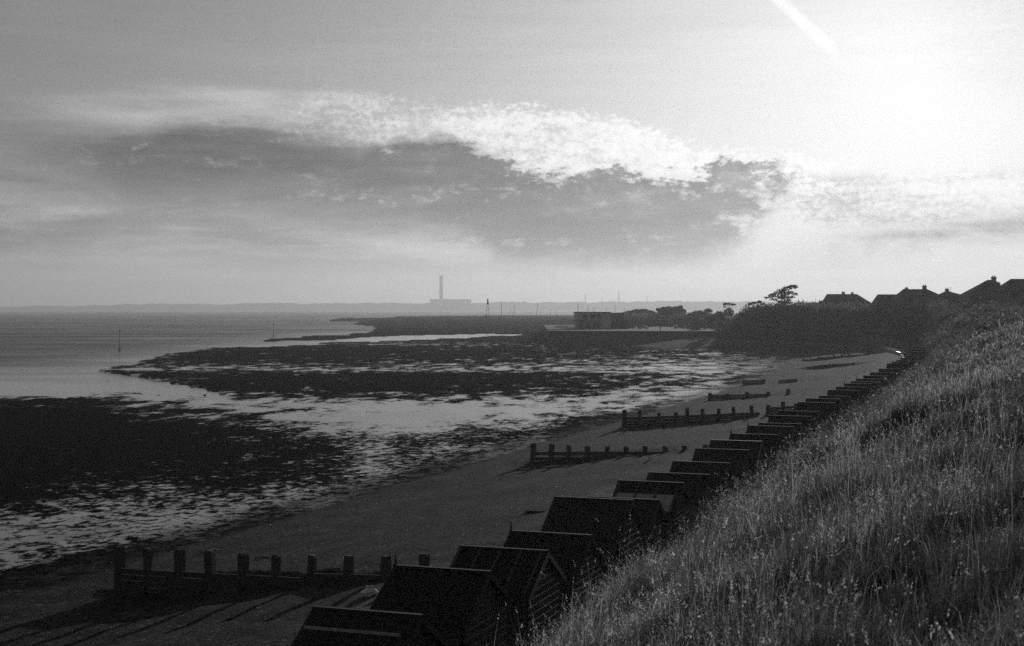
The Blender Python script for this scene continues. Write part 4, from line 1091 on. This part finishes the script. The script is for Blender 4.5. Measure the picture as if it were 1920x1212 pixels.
# pale wet path at the foot of the far huts
pp = [at(*q) for q in ((1650,649.6,3.75),(1672,652.6,3.75),(1690,656,3.75),(1706,661,3.75),(1695,662.6,3.75),(1682,660,3.75),(1668,655.5,3.75))]
def wetpath(nt, out):
    n = noise(pos(nt), 2.0, 3); p = bsdf(nt, n*.3+.4, .16, .8, 0, bump(nt, n, .05, .02)); nt.links.new(p.outputs[0], out.inputs['Surface'])
n = len(pp); o = new_mesh('path', [(x,y,z) for x,y,z in pp]+[(x,y,z-.9) for x,y,z in pp], [tuple(range(n))]+[(i,i+n,(i+1)%n+n,(i+1)%n) for i in range(n)], material('wet_concrete_path', wetpath)); tag(o, kind='structure')

# ------------------------------------------------------------------ grass
def grass():
    g = np.random.default_rng(5)
    def scatter(n, t0, t1, a0, a1, power=1.0):
        t = np.exp(g.uniform(math.log(t0), math.log(t1), n)) if power == 1 else g.uniform(t0, t1, n)
        a = g.uniform(a0, a1, n); return t, a
    T_, A_ = [], []
    for n, t0, t1, a0, a1 in ((290000, 3.2, 15, -2.2, 6.0), (330000, 13, 40, -2.5, 8.5), (230000, 38, 110, -4, 8.5), (80000, 105, 205, -5, 8)):
        t, a = scatter(n, t0, t1, a0, a1); T_.append(t); A_.append(a)
    t = np.concatenate(T_); a = np.concatenate(A_)
    K = 13; nt_ = len(t)//K; sel = g.choice(len(t), nt_, replace=False)      # blades stand in tufts
    tt_, at2 = t[sel], a[sel]; Dt = np.hypot(*xy(tt_, at2)); rad = np.interp(Dt, [4, 15, 40, 120], [.035, .05, .09, .2])*(.6+.8*g.random(nt_))
    tl = g.normal(size=nt_); th = .55+.9*g.random(nt_)**1.6
    ti = np.repeat(np.arange(nt_), K)
    t = tt_[ti]+g.normal(size=len(ti))*rad[ti]; a = at2[ti]+g.normal(size=len(ti))*rad[ti]
    X, Y = xy(t, a); D = np.hypot(X, Y)
    ok = (D > 3.0) & (Y > 1)
    cl = vnoise(X, Y, 1.1, 71)*.6+vnoise(X, Y, .35, 72)*.4
    clt = (vnoise(*xy(tt_, at2), 1.1, 71)*.6+vnoise(*xy(tt_, at2), .35, 72)*.4)
    ok &= (g.random(nt_) < np.clip((clt-.2)*2.4, .10, 1))[ti]
    X, Y, a, t, D, cl, ti = X[ok], Y[ok], a[ok], t[ok], D[ok], cl[ok], ti[ok]; n = len(X)
    d = 10.8-a; Z = cliff_z(X, Y, d)-.03
    patch = vnoise(X, Y, 2.3, 73)
    h = (.18+.36*g.random(n)**1.3)*.88*(.40+1.05*patch)*(.6+.8*vnoise(X, Y, .62, 74))*th[ti]; tall = g.random(n) < .05*np.clip((vnoise(X, Y, 1.4, 76)-.3)*2.5, .1, 1); h = np.where(tall, h*1.4+.12, h)
    h *= np.interp(D, [4, 12, 40], [.85, 1, 1.15])
    w = np.maximum(.0036, D*.00045)*(.7+.6*g.random(n)); w = np.where(tall, w*.7, w)
    yaw = g.uniform(0, 2*PI, n); wind = -1.9+tl[ti]*.9+g.normal(size=n)*.55     # most blades bend towards the sea
    lean = h*(.15+.85*g.random(n)**1.4); lean = np.where(tall, lean*.5, lean)
    lx, ly = np.cos(wind+PI)*lean, np.sin(wind+PI)*lean*.6
    ax, ay = np.cos(yaw)*w/2, np.sin(yaw)*w/2
    Z0 = np.zeros(n)
    B = np.stack([X, Y, Z], 1); S_ = np.stack([ax, ay, Z0], 1)
    Mi = B+np.stack([lx*.3, ly*.3, h*.6], 1); Ti = B+np.stack([lx, ly, h*(1-.25*np.minimum(lean/h, 1))], 1)
    V = np.stack([B-S_, B+S_, Mi+S_*.8, Mi-S_*.8, Ti], 1).reshape(-1, 3)
    k = np.arange(n)[:, None]*5
    loops = np.concatenate([k+np.array([[0,1,2,3]]), k+np.array([[3,2,4]])], 1).ravel()
    sizes = np.tile([4, 3], n)
    dry = tall | (g.random(n) < np.clip((vnoise(X, Y, .9, 77)-.25)*.7, .04, .5)); mi = np.repeat(np.where(dry, 2, 0), 2)
    # seed heads
    hd = np.where(tall | (g.random(n) < .05*np.clip((vnoise(X, Y, .8, 75)-.45)*4, 0, 1)))[0]; m = len(hd)
    dirv = Ti[hd]-Mi[hd]; dirv /= np.linalg.norm(dirv, axis=1)[:, None]
    dirv[:, 2] -= .25; L = (.05+.09*g.random(m)**2)*np.interp(D[hd], [4, 30], [.8, 1.5]); wd = np.maximum(.008+.010*g.random(m)**2, D[hd]*.0006)
    # a head is a loose spike of little husks along the top of the stem
    L = L*np.where(D[hd] < 6.5, 1.5, 1); wd = wd*np.where(D[hd] < 6.5, 1.35, 1)
    K = 8; P0 = Ti[hd]-dirv*L[:, None]*.6
    f = (np.arange(K)[None, :]+g.random((m, K)))/K
    c0 = (P0[:, None, :]+dirv[:, None, :]*(L[:, None]*1.3*f)[:, :, None]+g.normal(size=(m, K, 3))*(wd*.45)[:, None, None]).reshape(-1, 3)
    u = (dirv[:, None, :]+g.normal(size=(m, K, 3))*.55).reshape(-1, 3); u /= np.linalg.norm(u, axis=1)[:, None]
    v = np.cross(u, g.normal(size=u.shape)); v /= np.linalg.norm(v, axis=1)[:, None]
    sz = (np.repeat(wd, K)*(1-.5*f.ravel())*(.7+.6*g.random(m*K)))[:, None]
    HV = np.stack([c0-u*sz*.9, c0+v*sz*.42, c0+u*sz*.9, c0-v*sz*.42], 1).reshape(-1, 3); nb = len(V)
    loops = np.concatenate([loops, nb+np.arange(len(HV))]); sizes = np.concatenate([sizes, np.full(len(HV)//4, 4)]); mi = np.concatenate([mi, np.ones(len(HV)//4, int)])
    # bushier weeds among the grass, thickest along the brow of the slope
    q = 9000; tt = np.exp(g.uniform(math.log(4.5), math.log(150), q)); aa = np.where(g.random(q) < .5, g.normal(5.4, .9, q), g.uniform(-1.5, 6.5, q)); wx, wy = xy(tt, aa)
    sv = vnoise(wx, wy, 1.7, 90)*.6+vnoise(wx, wy, .6, 91)*.4; sel = sv > np.where(aa > 4.2, .42, .56); wx, wy, aa, tt = wx[sel], wy[sel], aa[sel], tt[sel]
    k_ = np.interp(tt, [5, 40, 150], [.8, 1.15, 2.0])*g.uniform(.6, 1.35, len(tt))
    k_ = k_*np.where(aa > 4.2, g.uniform(.8, 1.5, len(aa))*(.75+.9*np.clip((vnoise(wx, wy, 2.6, 93)-.45)*3, 0, 1)), 1.0)*np.where(tt < 9, .75, 1)
    cz = cliff_z(wx, wy, 10.8-aa)+.20*k_
    ce = np.stack([wx, wy, cz], 1); ra = np.stack([.19*k_, .19*k_, .27*k_], 1)
    nr = tt < 25
    LV = np.concatenate([leaves(ce[nr], ra[nr], 130000, .016, .34, 8, .15), leaves(ce[~nr], ra[~nr], 130000, .038, .42, 9, .15)])
    dist = np.hypot(LV[:, 0], LV[:, 1])
    nb = len(V)+len(HV); loops = np.concatenate([loops, nb+np.arange(len(LV))]); sizes = np.concatenate([sizes, np.full(len(LV)//4, 4)]); mi = np.concatenate([mi, np.where(g.random(len(LV)//4) < .04, 1, 3)])
    o = np_mesh('grass', np.concatenate([V, HV, LV]), loops, sizes, [M['grass'], M['seed'], M['straw'], M['weed']], mi)
    tag(o, 'long seeding grass on the slope above the huts', 'grass', kind='stuff')
grass()

# ------------------------------------------------------------------ haze
def build_haze():
    mb = MB(); mb.box(-6900, 6900, -260, 9250, -2.4, 215)
    def fn(nt, out):
        p = nt.nodes.new('ShaderNodeVolumePrincipled'); p.inputs['Density'].default_value = HAZE_DENSITY
        p.inputs['Color'].default_value = (.92, .92, .92, 1); p.inputs['Anisotropy'].default_value = .45
        nt.links.new(p.outputs[0], out.inputs['Volume'])
    m = material('haze_air', fn)
    try: m.cycles.homogeneous_volume = True
    except Exception: pass
    o = mb.build('haze', m); tag(o, kind='stuff', label='pale haze in the air over the bay', cat='haze')
build_haze()
